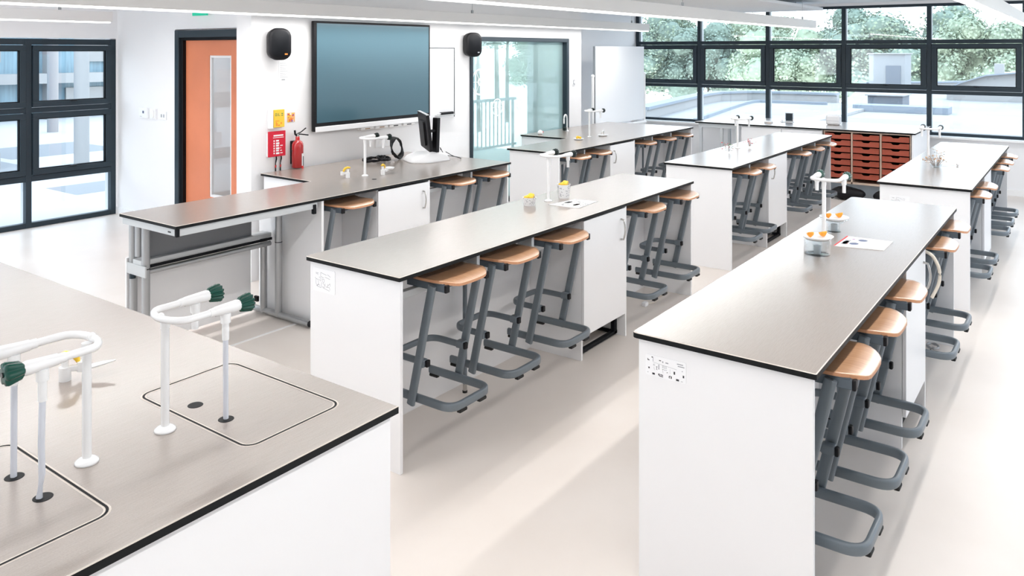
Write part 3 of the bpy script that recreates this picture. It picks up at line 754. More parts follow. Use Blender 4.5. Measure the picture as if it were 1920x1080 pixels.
# ================================================================== TAPS
def make_tap(knob='green', tubes=(True, False), faceted=False, bent=False):
    """post with a U-shaped double outlet pointing +x"""
    r = empty('bench_tap', (0, 0, 0)); Z = .305
    b = MB(); b.lathe([(.0001, .014), (.011, .0135), (.02, .010), (.027, .005), (.028, 0), (.0001, 0)], 'white_epoxy'); b.build('base_flange', r)
    b = MB(); b.cyl((0, 0, .008), (0, 0, Z - .012), .0108, 'white_epoxy'); b.cyl((0, 0, Z - .03), (0, 0, Z - .008), .0125, 'white_epoxy'); b.build('post', r)
    pts = [(.098, -.0735, Z), (.03, -.0735, Z)] 
    arc = [(.03 - .045 * sin(a) * 1.0, -.0735 * cos(a), Z) for a in [pi * k / 14 for k in range(1, 14)]]
    pts = pts + arc + [(.03, .0735, Z), (.098, .0735, Z)]
    b = MB(); b.tube(pts, .0095, 'white_epoxy', n=14); b.sphere((-.012, .0, Z + .004), .010, 'white_epoxy', 8); b.build('outlet_loop', r)
    for s, full in ((-1, tubes[0]), (1, tubes[1])):
        y = s * .0735
        b = MB(); b.tube([(.085, y, Z), (.10, y, Z), (.102, y, Z), (.165, y, Z), (.169, y, Z), (.18, y, Z)], [.0115, .012, .0135, .0165, .0165, .0145], 'white_epoxy', rz=[.0115, .012, .0135, .0165, .0165, .0145], n=18)
        b.cyl((.135, y, Z - .012), (.135, y, Z - .038), .0135, 'white_epoxy'); b.cyl((.135, y, Z - .034), (.135, y, Z - .085), .0095, 'white_epoxy')
        vo = b.build('valve_body', r)
        # fluted knob
        kb = MB(); n = 72; prof = [(.176, .0145), (.182, .0185), (.209, .0235), (.215, .022), (.217, .015), (.217, .0001)]
        v = []; f = []; K = len(prof)
        lob = 6 if faceted else 12
        for i in range(n):
            a = 2 * pi * i / n
            for j, (x, q) in enumerate(prof):
                amp = .30 if 0 < j < 4 else .04
                q2 = q * (1 + amp * (abs(cos(lob / 2 * a)) - .5)); v.append((x, y + q2 * cos(a), Z + q2 * sin(a)))
        for i in range(n):
            for j in range(K - 1): f.append((i * K + j, ((i + 1) % n) * K + j, ((i + 1) % n) * K + j + 1, i * K + j + 1))
        kb.add(v, f, knob, True); kb.cyl((.217, y, Z), (.220, y, Z), .006, 'black_gloss', n=12); kb.build('knob', vo)
        if full:
            tb = MB()
            if bent == s: p = [(.135, y, Z - .08), (.1365, y, Z - .14), (.1375, y, .12), (.136, y, .055), (.142, y, .001)]
            else: p = [(.135, y, Z - .08), (.1355, y, .10), (.136, y, .001)]
            tb.tube(p, .0072, 'tube', n=12); tb.build('drain_tube', r)
    return r
t1 = make_tap('green', (True, False)); t1.location = (1.18, 2.009, TOPZ)
tag(t1, 'white double-outlet tap with dark green knobs beside the sink cover near the island corner', 'tap', 'white double-outlet taps')
t2 = make_tap('green', (True, True), True, bent=1); t2.location = (.974, 2.009, TOPZ); t2.rotation_euler.z = pi
tag(t2, 'white double-outlet tap with faceted green knobs facing away from the island corner', 'tap', 'white double-outlet taps')
tp = make_tap('black_knob', (False, False)); first = True
for (x, y, lab) in ((4.53, 4.769, 'white tap with black knobs on the teaching bench'), (4.505, 2.968, 'slim white tap between two cups of yellow pieces'), (4.581, 1.189, 'slim white tap between two glass dishes of orange wedges'),
                    (8.105, 2.972, 'slim pale tap between the red flower clusters'), (8.128, 4.774, 'slim white tap with black knobs before the mobile whiteboard'), (8.12, 1.19, 'white tap seen against the wide window sill behind the wire stem tangle')):
    o = tp if first else copy_tree(tp); first = False
    o.location = (x, y, TOPZ); tag(o, lab, 'tap', 'white double-outlet taps')
    if abs(x - 4.581) < .01:
        for ch in o.children:
            if ch.name.startswith('valve_body'):
                for k in ch.children:
                    k.data = k.data.copy(); k.data.materials[0] = M['green']

# swan-neck tap on the L-shaped bench
r = empty('swan_neck_tap', (8.553, 5.351, TOPZ)); tag(r, 'white swan-neck tap in front of the teal glazed screen', 'tap')
b = MB(); pts = [(0, 0, 0), (0, 0, .16)] + [(-.0 - .035 + .035 * cos(a), 0, .16 + .05 * sin(a)) for a in [pi * k / 8 for k in range(1, 9)]] + [(-.07, 0, .10)]
b.tube(pts, .010, 'white_epoxy', n=12); b.lathe([(.0001, .02), (.018, .02), (.024, 0)], 'white_epoxy'); b.build('spout', r)
b = MB(); b.box(-.075, -.03, -.02, .02, .012, .055, 'black_knob', .008); b.cyl((-.03, 0, .033), (-.005, 0, .033), .008, 'white_epoxy'); b.build('knob', r)

# gas taps (white with yellow levers)
def gas_tap(x, y, label, rz=0, s=1.0, nozzle=True):
    r = empty('gas_tap', (x, y, TOPZ), rz); tag(r, label, 'gas tap', 'small gas taps')
    b = MB(); b.cyl((0, 0, 0), (0, 0, .042), .0175, 'white_epoxy'); b.cyl((0, 0, .042), (0, 0, .068), .0105, 'white_epoxy'); b.cyl((.045, .0, .022), (.045, .0, .052), .013, 'white_epoxy', n=14); b.box(0, .045, -.008, .008, .026, .044, 'white_epoxy', .003); b.build('body', r)
    b = MB(); b.tube([(-.02, 0, .078), (0, .0, .082), (.02, .004, .076), (.032, .006, .062), (.036, .006, .05)], [.007, .011, .011, .010, .007], 'yellow', rz=[.006, .009, .010, .009, .006], n=12); b.build('lever', r)
    if nozzle:
        b = MB(); b.tube([(.03, .0, .032), (.06, .0, .030), (.105, 0, .036), (.14, 0, .040)], [.004, .017, .014, .003], 'white_epoxy', rz=[.003, .006, .005, .002], n=12); b.build('nozzle', r)
    return r
gas_tap(1.177, 2.564, 'white gas tap with yellow lever behind the two big taps on the near island', -.5)
gas_tap(4.391, 4.82, 'small white and yellow gas tap beside the post of the teaching bench tap', 2.6, nozzle=False)
g2 = gas_tap(4.664, 4.70, 'white and yellow gas tap holding a dish, nearer the monitor', .2)
b = MB(); b.lathe([(.0001, .004), (.03, .004), (.044, .018), (.046, .018), (.032, 0), (.0001, 0)], 'white_epoxy', (.095, 0, .03), n=20); b.build('dish', g2)
mb = MB(); mb.lathe([(.0001, .0012), (.018, .0012), (.02, 0)], 'dark_gasket', (4.46, 4.59, TOPZ), n=20); o = mb.build('cable_hole_cover'); tag(o, 'small dark round cover set in the teaching bench top below the tap', 'cover')

# ================================================================== CUPS, DISHES, BOOKLETS, FLOWERS
def cup(x, y, rad, h, label):
    r = empty('patterned_cup', (x, y, TOPZ)); tag(r, label, 'cup', 'white patterned cups of yellow pieces')
    b = MB(); b.lathe([(.0001, .003), (rad * .66, .003), (rad * .93, h), (rad, h), (rad * .74, 0), (.0001, 0)], 'paper', n=24, smooth=False)
    rnd = random.Random(int(x * 100))
    for k in range(90):   # grey printed dots
        a = rnd.random() * 2 * pi; z = h * (.12 + .78 * rnd.random()); q = (rad * .74 + rad * .26 * z / h) + .0006; w = .0022; hh = .003 + .005 * rnd.random(); da = w / q
        b.add([(q * cos(a - da), q * sin(a - da), z), (q * cos(a + da), q * sin(a + da), z), (q * cos(a + da), q * sin(a + da), z + hh), (q * cos(a - da), q * sin(a - da), z + hh)], [(0, 1, 2, 3)], 'ink_grey')
    b.build('cup_body', r, fix=False)
    for k in range(9):
        a = k * 2.4; q = rad * .62 * (k / 9) ** .5; p = (q * cos(a), q * sin(a), h - .004 + .014 * (k % 3) * .5)
        b = MB(); b.sphere(p, .0165, 'yellow', 6, (1.2, .8, .75)); b.build('yellow_piece', r)
cup(4.305, 2.985, .046, .055, 'shallow white patterned cup of yellow pieces, standing alone')
cup(4.665, 2.945, .047, .095, 'taller white patterned cup of yellow pieces behind the booklet')

def wedge_mesh(b, c, r, rot, m='orange'):
    n = 10; v = []; f = []
    for i in range(n + 1):
        a = pi * i / n
        for (k, w) in ((0, -.6), (1, 0), (2, .6)):
            rr = r if k == 1 else r * .55
            v.append((rr * cos(a) * (1 if k == 1 else 1.0), w * r * .75, -rr * sin(a) * .8 + (0 if k == 1 else .0)))
    for i in range(n):
        for k in range(2): f.append((i * 3 + k, i * 3 + k + 1, i * 3 + k + 4, i * 3 + k + 3))
    f.append(tuple(i * 3 for i in range(n + 1))); f.append(tuple(i * 3 + 2 for i in range(n + 1))[::-1])
    f.append((0, 1, 2, n * 3 + 2, n * 3 + 1, n * 3))
    o = len(b.v); b.add(v, f, m, True)
    b.xf(Matrix.Translation(c) @ Matrix.Rotation(rot, 4, 'Z') @ Matrix.Rotation(.35, 4, 'Y'), o)
def dish(x, y, tall, label):
    r = empty('glass_dish', (x, y, TOPZ)); tag(r, label, 'glass dish', 'glass dishes of orange wedges')
    b = MB()
    if tall:
        b.lathe([(.0001, .004), (.060, .004), (.062, .075), (.066, .078), (.066, .075), (.064, 0), (.0001, 0)], 'clear', n=28); b.lathe([(.024, .006), (.024, .075)], 'clear', n=20)
    else:
        b.lathe([(.0001, .003), (.034, .003), (.030, .045), (.033, .05), (.07, .07), (.073, .07), (.036, .045), (.037, 0), (.0001, 0)], 'clear', n=28)
    b.build('glass_base', r, fix=False)
    b = MB(); z = .078 if tall else .070
    b.lathe([(.0001, z), (.05, z + .004), (.076, z + .014), (.079, z + .014), (.055, z - .004), (.0001, z - .006)], 'white_epoxy', n=28); b.build('white_bowl', r)
    b = MB(); b.cyl((0, 0, .003), (0, 0, .042), .017, 'silver_light', n=16); b.build('silver_core', r)
    for k, (dx, dy, rot) in enumerate(((-.028, .026, .6), (.026, -.020, .9))):
        b = MB(); wedge_mesh(b, (dx, dy, z + .030), .030, rot); b.build('orange_wedge', r)
dish(4.13, 1.105, True, 'tall clear glass dish of orange wedges standing in front of the slim tap')
dish(4.70, 1.165, False, 'low flared glass dish of orange wedges behind the slim tap')

def booklet(pts, label, seed):
    z = TOPZ; b = MB(); lo = [(x, y, z) for x, y in pts]; hi = [(x, y, z + .003) for x, y in pts]
    b.add(lo + hi, [(3, 2, 1, 0), (4, 5, 6, 7)] + [(i, (i + 1) % 4, 4 + (i + 1) % 4, 4 + i) for i in range(4)], 'paper')
    A, B, C_, D = [Vector((x, y)) for x, y in pts]
    def P(u, v): q = (A * (1 - u) + D * u) * (1 - v) + (B * (1 - u) + C_ * u) * v; return (q.x, q.y, z + .0034)
    def quad(u0, u1, v0, v1, m): b.add([P(u0, v0), P(u1, v0), P(u1, v1), P(u0, v1)], [(0, 1, 2, 3)], m)
    def blob(u, v, ru, rv, m):
        n = 14; rnd = random.Random(int(u * 100 + v * 1000)); b.add([P(u + ru * (1 + .2 * rnd.random()) * cos(2 * pi * k / n), v + rv * (1 + .2 * rnd.random()) * sin(2 * pi * k / n)) for k in range(n)], [tuple(range(n))], m)
    rnd = random.Random(seed)
    if seed == 1:
        quad(0, .035, 0, 1, 'ink_red')
        blob(.42, .28, .09, .09, 'ink_blue'); blob(.33, .66, .085, .10, 'ink_blue'); quad(.08, .20, .35, .80, 'ink_faint'); blob(.14, .6, .05, .15, 'ink_blue'); blob(.22, .25, .03, .03, 'ink_purple'); blob(.2, .72, .02, .03, 'ink_red')
        for k in range(12): quad(.54, .54 + .32 + .08 * rnd.random(), .12 + .065 * k, .13 + .065 * k, 'ink_faint')
    else:
        for k in range(110):
            u, v = rnd.random() * .88 + .04, rnd.random() * .9 + .04; quad(u, u + .06, v, v + .022, rnd.choice(['ink_grey', 'ink_grey', 'ink']))
        blob(.52, .25, .17, .12, 'paper'); blob(.35, .68, .16, .12, 'paper'); blob(.52, .25, .13, .08, 'ink_grey'); blob(.35, .68, .12, .07, 'ink_grey'); blob(.36, .68, .06, .05, 'ink_red'); blob(.53, .25, .07, .05, 'ink')
        quad(.02, .98, .01, .03, 'ink_faint'); quad(.02, .98, .97, .99, 'ink_faint')
    o = b.build('booklet', fix=False); tag(o, label, 'booklet', 'printed booklets on the benches'); return o
booklet([(4.396, 2.896), (4.408, 2.668), (4.686, 2.686), (4.648, 2.850)], 'printed booklet lying between the cups of yellow pieces', 2)
booklet([(4.61, 1.075), (4.343, 1.08), (4.393, .847), (4.618, .846)], 'printed leaflet with blue-grey pictures beside the glass dishes', 1)

def flower_tangle(x, y, sc, label, mats, seed, bowl=True, n=26, ball=False):
    r = empty('flower_cluster', (x, y, TOPZ)); tag(r, label, 'dried flowers', 'wiry flower clusters on the benches')
    rnd = random.Random(seed)
    if bowl:
        b = MB(); b.lathe([(.0001, .003), (.022, .003), (.05, .028), (.054, .028), (.025, 0), (.0001, 0)], 'clear', n=22); b.build('bowl', r, fix=False)
    st = MB()
    for k in range(n):
        a = rnd.random() * 2 * pi; e = rnd.random() * .9 + .1; L = sc * (.5 + .6 * rnd.random())
        p1 = Vector((cos(a) * sc * .15, sin(a) * sc * .15, .012)); p2 = Vector((cos(a) * L * .5 * cos(e) * 1.2, sin(a) * L * .5 * cos(e) * 1.2, .02 + L * .75 * sin(e) + .3 * sc * rnd.random()))
        p3 = p2 + Vector((rnd.uniform(-1, 1), rnd.uniform(-1, 1), rnd.uniform(-.4, .5))) * sc * .28
        p3.z = max(.01, p3.z)
        st.tube([p1, (p1 + p2) / 2 + Vector((0, 0, .01)), p2, p3], .0011, 'tangle_brown' if k % 2 else 'ink_faint', n=5)
        pt = MB(); pt.sphere(tuple(p3), .0045 + .004 * rnd.random(), mats[k % len(mats)], 4, (1.4, 1.0, .6))
        pt.build('petal', r); pt = MB(); pt.sphere(tuple(p2), .004, mats[(k + 1) % len(mats)], 4, (1.0, 1.5, .7)); pt.build('bud', r)
    st.build('stem', r)
    if ball:
        b = MB(); b.tube([(sc * .3, -.02, .006), (.17, -.115, .006), (.19, -.13, .012)], .0012, 'ink_faint', n=5); b.sphere((.20, -.14, .014), .013, 'white_epoxy', 8); b.build('pick', r)
flower_tangle(7.80, 1.08, .13, 'wiry bunch of pale stems and orange petals in a clear bowl', ['flower_orange', 'birch', 'ink_faint', 'birch'], 3, n=34, ball=True)
flower_tangle(7.716, 2.93, .10, 'small brown and red flower cluster standing before the slim tap', ['flower_red', 'tangle_brown', 'ink_green', 'paper'], 5, bowl=False, n=16)
flower_tangle(8.25, 2.90, .09, 'bright red flower cluster behind the slim tap', ['flower_red', 'flower_red', 'paper'], 8, bowl=False, n=16)

def saucer(x, y, label, accent):
    r = empty('saucer_set', (x, y, TOPZ)); tag(r, label, 'saucer', 'white saucers on the L-shaped bench')
    b = MB(); b.lathe([(.0001, .004), (.04, .005), (.062, .016), (.064, .016), (.045, 0), (.0001, 0)], 'white_epoxy', n=24); b.build('dish', r)
    b = MB()
    if accent == 'yellow':
        for k in range(5): b.sphere((.02 * cos(k * 1.3), .02 * sin(k * 1.3), .024 + .006 * (k % 2)), .014, 'yellow', 6)
    else: b.tube([(-.02, 0, .012), (-.02, 0, .05), (0, 0, .065), (.02, 0, .05), (.015, 0, .02)], .007, 'white_epoxy', n=8); b.sphere((0, .01, .035), .012, 'birch', 6)
    b.build('filling', r)
saucer(7.812, 4.73, 'white saucer with a yellow heap on the L-shaped bench', 'yellow')
saucer(8.323, 4.70, 'white saucer with a looped holder behind the black-knobbed tap', 'loop')
b = MB(); b.lathe([(.0001, 0), (.022, 0), (.034, .016), (.03, .04), (.012, .055), (.0001, .057)], 'white_epoxy', (8.02, 5.40, TOPZ), n=20); b.sphere((8.04, 5.380, TOPZ + .03), .013, 'flower_red', 6)
o = b.build('ceramic_pot'); tag(o, 'little round pale pot with a red spot on the back of the L-shaped bench', 'pot')

# ================================================================== MONITOR + CABLES ON A
r = empty('desktop_monitor', (5.50, 4.93, TOPZ)); tag(r, 'black flat monitor on a sloped white base, side-on on the teaching bench', 'monitor')
def L(p): return (p[0] - 5.50, p[1] - 4.93, p[2] - TOPZ)
P1 = Vector((5.575, 5.12, 0)); P2 = Vector((5.235, 4.70, 0)); mid = (P1 + P2) / 2; d = (P2 - P1); ww = d.length; ang = atan2(d.y, d.x)
b = MB(); b.ext(rpoly(-ww / 2, ww / 2, -.165, .165, .025, 5), 'y', -.016, .012, 'black')
b.ext(rpoly(-ww / 2 + .012, ww / 2 - .012, -.14, .153, .012, 4), 'y', -.0168, -.016, 'black_gloss')
b.ext(rpoly(-ww / 2 + .004, ww / 2 - .004, .160, .168, .003, 2), 'y', -.014, .010, 'silver_light')
b.ext(rpoly(-.14, .14, -.12, .10, .02, 4), 'y', .012, .03, 'black')
MT = Matrix.Translation((mid.x - 5.5, mid.y - 4.93, 1.188 - TOPZ)) @ Matrix.Rotation(ang, 4, 'Z') @ Matrix.Rotation(pi, 4, 'Z') @ Matrix.Rotation(radians(-6), 4, 'X')
# screen normal must face the -x side
b.xf(MT); b.build('screen', r)
cx, cyy = 5.53 - 5.5, 4.895 - 4.93
b = MB(); o_ = len(b.v); b.box(-.022, .022, -.03, .03, .08, .40, 'black', .006); b.xf(Matrix.Translation((cx, cyy, 0)) @ Matrix.Rotation(radians(3), 4, 'Y'), o_); b.build('stand_column', r)
b = MB(); b.cyl((mid.x - 5.5 + .01, mid.y - 4.93 - .005, .28), (cx, cyy, .28), .014, 'black'); b.build('arm', r)
b = MB()
q = [(5.30, 4.90), (5.54, 5.18), (5.76, 4.99), (5.69, 4.90), (5.52, 4.78)]
base_lo = fillet([Vector((x, y, 0)) for x, y in ((5.27, 4.95), (5.40, 5.20), (5.72, 5.02), (5.66, 4.80), (5.36, 4.83))], .06, 4, closed=True)
c0 = Vector((5.51, 4.94, 0)); n = len(base_lo); v = []
for s_, z in ((1, 0), (1, .012), (.86, .05), (.52, .085)):
    for p in base_lo: pp = c0 + (p - c0) * s_; v.append(L((pp.x, pp.y, TOPZ + z)))
f = [tuple(range(n))[::-1], tuple(range(3 * n, 4 * n))]
for k in range(3): f += [(k * n + i, k * n + (i + 1) % n, (k + 1) * n + (i + 1) % n, (k + 1) * n + i) for i in range(n)]
b.add(v, f, 'melamine', True); b.build('base', r)
# cables
def cable_loop(b, c, rx, ry, tilt, rz, rad, turns, m='black', wob=.006, seed=0):
    rnd = random.Random(seed); pts = []
    for t in range(turns * 20 + 1):
        a = 2 * pi * t / 20; w = 1 + rnd.uniform(-.05, .05)
        pts.append(Matrix.Translation(c) @ Matrix.Rotation(rz, 4, 'Z') @ Matrix.Rotation(tilt, 4, 'X') @ Vector((rx * cos(a) * w, ry * sin(a) * w, wob * sin(a * .37 + t) + .002 * t / 20)))
    b.tube(pts, rad, m, n=6)
b = MB()
cable_loop(b, (5.15, 5.30, TOPZ + .020), .13, .09, 0, .3, .007, 5, seed=1); cable_loop(b, (5.21, 5.24, TOPZ + .030), .11, .06, .15, .8, .007, 4, seed=2)
o = b.build('coiled_cable'); tag(o, 'flat black coil of cable lying on the teaching bench', 'cable')
b = MB()
for k in range(5): cable_loop(b, (5.40, 5.26, TOPZ + .110), .085 + .008 * k, .085 + .006 * k, pi / 2 - .1 * k, .2 + .05 * k, .007, 1, seed=10 + k, wob=.003)
o = b.build('coiled_cable'); tag(o, 'upright black hank of cable leaning behind the monitor', 'cable')
b = MB(); b.tube(fillet([(5.58, 4.87, TOPZ + .10), (5.66, 4.95, TOPZ + .115), (5.72, 4.95, TOPZ + .03), (5.84, 4.89, TOPZ + .006), (5.78, 4.78, TOPZ + .005), (5.64, 4.78, TOPZ + .045), (5.57, 4.80, TOPZ + .088)], .04, 5), .0032, 'black', n=6)
o = b.build('monitor_lead'); tag(o, 'thin black lead looping beside the white monitor base', 'cable')

# ================================================================== TEACHING WALL ITEMS
WY = 5.62
r = empty('wall_screen', (4.66, WY, 1.2)); tag(r, 'large switched-off display with black bezel on the teaching wall', 'display')
b = MB(); b.box(0, 1.53, -.072, -.034, .0, .985, 'black', .006); b.box(.2, 1.3, -.034, 0, .2, .8, 'black'); b.build('casing', r)
b = MB(); b.box(.03, 1.505, -.0745, -.072, .075, .965, 'screen'); b.build('glass_panel', r)
b = MB(); b.box(.012, 1.525, -.082, -.073, -.006, .042, 'label_white', .003); b.build('lower_trim', r)
r = empty('pen_tray', (5.20, WY, 1.165)); tag(r, 'white scalloped tray under the wall screen', 'tray')
b = MB()
for k in range(4): b.box(.02 + k * .19, .19 + k * .19, -.075, 0, 0, .030, 'melamine_edge', .012)
b.box(0, .80, -.05, 0, .012, .030, 'melamine_edge', .008); b.build('tray_body', r)
b = MB()
for k in range(4): b.box(.07 + k * .19, .135 + k * .19, -.0765, -.070, .010, .020, 'tangle_brown' if k < 2 else 'ink', .002)
b.build('pen_slot', r)
# speakers
def speaker(x, z, lab, s=1.0):
    r = empty('wall_speaker', (x, WY, z), -.42); tag(r, lab, 'loudspeaker', 'black wall loudspeakers')
    b = MB(); b.box(-.09, -.055, .0, .05, -.05, .06, 'black', .006); b.tube([(-.07, .03, 0), (-.02, -.03, 0)], .018, 'black', n=10); b.build('bracket', r)
    b = MB(); prof = rpoly(-.095, .095, -.135, .135, .075, 8); n = len(prof); v = []
    for y, k in ((-.025, .78), (-.06, .95), (-.13, 1.0), (-.155, .98), (-.165, .92)):
        v += [(px * k, y, pz * k) for px, pz in prof]
    f = [tuple(range(n)), tuple(range(4 * n, 5 * n))[::-1]]
    for q in range(4): f += [(q * n + i, q * n + (i + 1) % n, (q + 1) * n + (i + 1) % n, (q + 1) * n + i) for i in range(n)]
    b.add(v, f, 'black', True); b.build('cabinet', r)
    b = MB(); prof = rpoly(-.072, .072, -.108, .112, .05, 6); n = len(prof)
    b.add([(px, -.1655, pz) for px, pz in prof] + [(px * .93, -.170, pz * .93) for px, pz in prof], [tuple(range(n, 2 * n))] + [(i, (i + 1) % n, n + (i + 1) % n, n + i) for i in range(n)], 'dark_gasket', True); b.build('grille', r)
    b = MB(); b.box(.035, .058, -.1725, -.168, -.090, -.078, 'ink_orange' if x < 5 else 'ink_grey'); b.build('badge', r)
speaker(4.305, 1.975, 'black loudspeaker above the yellow leaflet holder'); speaker(6.90, 1.985, 'black loudspeaker at the edge of the teal glazed screen')
# small whiteboard
r = empty('small_whiteboard', (6.20, WY, 1.2)); tag(r, 'narrow whiteboard fixed beside the wall screen', 'whiteboard')
b = MB(); b.box(0, .45, -.012, 0, 0, .75, 'label_white', .002); b.build('board', r)
b = MB(); b.box(.445, .452, -.016, 0, 0, .75, 'dark_frame'); b.box(0, .452, -.016, 0, .745, .752, 'dark_frame'); b.build('frame', r)
b = MB(); b.box(.13, .42, -.055, -.0125, .025, .035, 'silver_light', .003); b.build('pen_ledge', r)
b = MB(); b.box(.20, .40, -.05, -.02, .0355, .062, 'black', .006); b.cyl((.15, -.035, .045), (.34, -.03, .055), .006, 'label_white'); o = b.build('board_eraser', None); o.location = (6.20, WY, 1.2); tag(o, 'black board wiper and pen on the ledge of the narrow whiteboard', 'board wiper')
# paper notice
b = MB(); b.box(4.335, 4.465, WY - .002, WY, 1.655, 1.835, 'paper')
for k in range(8): b.box(4.35, 4.35 + .06 + .04 * (k % 3) / 2, WY - .0026, WY - .002, 1.81 - .017 * k, 1.8125 - .017 * k, 'ink_faint')
b.box(4.365, 4.40, WY - .0026, WY - .002, 1.665, 1.675, 'ink_faint'); o = b.build('paper_notice'); tag(o, 'white paper notice with faint printed lines below the loudspeaker', 'notice')
# yellow leaflet holder
r = empty('leaflet_holder', (4.22, WY, 1.26)); tag(r, 'white holder with a yellow leaflet on the teaching wall', 'leaflet holder')
b = MB(); b.box(0, .14, -.02, 0, 0, .165, 'paper', .003); b.add([(0, -.02, .165), (.03, -.04, .16), (.03, -.04, 0), (0, -.02, 0.0)], [(0, 1, 2, 3)], 'paper'); b.build('holder', r)
b = MB(); b.box(.035, .145, -.042, -.0205, .008, .158, 'yellow', .002)
def T(x0, x1, z0, z1, m, y=-.0428): b.box(x0, x1, y, -.0415, z0, z1, m)
for (x0, x1, z0, z1) in ((.048, .052, .105, .128), (.048, .062, .125, .129), (.048, .062, .105, .109), (.06, .064, .105, .128), (.071, .075, .105, .128), (.082, .086, .105, .128), (.082, .096, .105, .109), (.112, .128, .12, .128), (.112, .128, .105, .112)): T(x0, x1, z0, z1, 'ink_green')
for (x0, x1, z0, z1) in ((.055, .062, .02, .055), (.066, .072, .02, .045), (.078, .095, .02, .03), (.05, .09, .06, .065), (.105, .115, .035, .05)): T(x0, x1, z0, z1, 'ink_orange')
b.build('leaflet', r)
# orange picture card
b = MB(); b.box(4.425, 4.505, WY - .003, WY, 1.30, 1.38, 'flower_orange')
rnd = random.Random(4)
for k in range(26):
    x = 4.43 + .065 * rnd.random(); z = 1.305 + .065 * rnd.random(); s_ = .005 + .007 * rnd.random(); n = 7
    b.add([(x + s_ * cos(2 * pi * q / n), WY - .0034 - .00002 * k, z + s_ * sin(2 * pi * q / n)) for q in range(n)], [tuple(range(n))], rnd.choice(['ink_red', 'ink_orange', 'yellow', 'ink_purple', 'ink_red', 'paper']))
o = b.build('picture_card', fix=False); tag(o, 'small square orange and red picture card beside the yellow leaflet', 'picture card')
# red notice
r = empty('red_notice', (4.21, WY, 1.02)); tag(r, 'crimson fire notice with white marks above two black cords', 'notice')
b = MB(); b.box(0, .175, -.03, -.018, 0, .215, 'red_sign', .002); b.build('sign_plate', r)
b = MB(); b.box(.0, .165, -.0178, 0, .002, .20, 'paper', .002); b.build('backing', r)
b = MB(); rnd = random.Random(9)
b.box(.05, .15, -.0308, -.0298, .172, .184, 'label_white'); b.box(.045, .155, -.0308, -.0298, .158, .163, 'label_white')
for rw in range(6):
    z = .14 - .021 * rw
    b.box(.05, .062, -.0308, -.0298, z - .013, z, 'label_white'); b.box(.075, .105 + .004 * (rw % 2), -.0308, -.0298, z - .013 - .003 * (rw % 2), z, 'label_white')
    if rw in (2, 3, 4, 5): b.box(.118, .128 + .008 * (rw % 3), -.0308, -.0298, z - .011, z - .004, 'label_white')
b.build('lettering', r)
for dx, nm in ((.085, ''), (.135, '')):
    b = MB(); b.tube([(dx, -.018, .02), (dx + .003, -.02, -.02), (dx, -.012, -.06), (dx, -.012, -.16)], [.0075, .0065, .004, .006], 'black', n=8)
    b.cyl((dx + .001, -.014, -.075), (dx, -.012, -.095), .0062, 'ink_red', n=8); b.build('cord', r)
# extinguisher
r = empty('fire_extinguisher', (4.485, WY - .065, .906)); tag(r, 'red fire extinguisher on the wall behind the teaching bench', 'fire extinguisher')
b = MB(); b.lathe([(.0001, 0), (.045, 0), (.05, .006), (.05, .185), (.048, .205), (.038, .225), (.022, .235), (.0185, .242), (.0185, .27), (.0001, .272)], 'red', n=28); b.build('cylinder', r)
b = MB()
for k in range(9):
    a0 = radians(-90 + 5 + k * 8); a1 = a0 + radians(8); q = .0506
    for (z0, z1, m) in ((.085, .118, 'ink_red'), (.118, .20, 'ink' if 2 <= k <= 6 else 'paper'), (.20, .225, 'paper')):
        b.add([(q * cos(a0), q * sin(a0), z0), (q * cos(a1), q * sin(a1), z0), (q * cos(a1), q * sin(a1), z1), (q * cos(a0), q * sin(a0), z1)], [(0, 1, 2, 3)], m)
b.xf(Matrix.Translation((0, 0, -.10))); b.build('label', r, fix=False)
b = MB(); b.cyl((0, 0, .37), (0, 0, .395), .013, 'chrome'); b.xf(Matrix.Translation((0, 0, -.10))); b.build('valve', r)
b = MB(); b.tube([(-.03, 0, .425), (-.026, 0, .39), (-.01, 0, .378)], .0085, 'black', n=8); b.xf(Matrix.Translation((0, 0, -.10))); b.build('nozzle', r)
b = MB(); b.tube([(-.01, 0, .392), (.03, -.005, .405), (.075, -.02, .44)], .005, 'black', n=8); b.tube([(-.01, 0, .388), (.03, -.005, .388), (.10, -.02, .375)], .0055, 'black', n=8); b.xf(Matrix.Translation((0, 0, -.10))); b.build('handle', r)
b = MB(); b.box(-.03, .03, .05, .065, .03, .23, 'black', .003); b.tube([(-.052, 0, .15), (-.03, .05, .15)], .003, 'black', n=6); b.build('wall_bracket', r)
# sockets on the teaching wall
r = empty('wall_socket', (5.47, WY, .975)); tag(r, 'white double wall socket below the wall screen behind the tap', 'wall socket')
b = MB(); b.box(0, .20, -.012, 0, 0, .085, 'label_white', .003); b.build('plate', r)
b = MB(); b.box(.04, .07, -.014, -.012, .03, .06, 'melamine_edge'); b.box(.13, .16, -.014, -.012, .03, .06, 'melamine_edge'); b.build('switch', r)
# small switch by the recess
r = empty('light_switch', (9.115, WY, 1.455)); tag(r, 'small grey and white wall switch beside the teal glazed screen', 'light switch')
b = MB(); b.box(0, .065, -.01, 0, 0, .085, 'label_white', .003); b.build('plate', r); b = MB(); b.box(.012, .05, -.014, -.01, .012, .07, 'ink_grey', .003); b.box(.020, .042, -.016, -.014, .02, .062, 'label_white', .002); b.build('rocker', r)
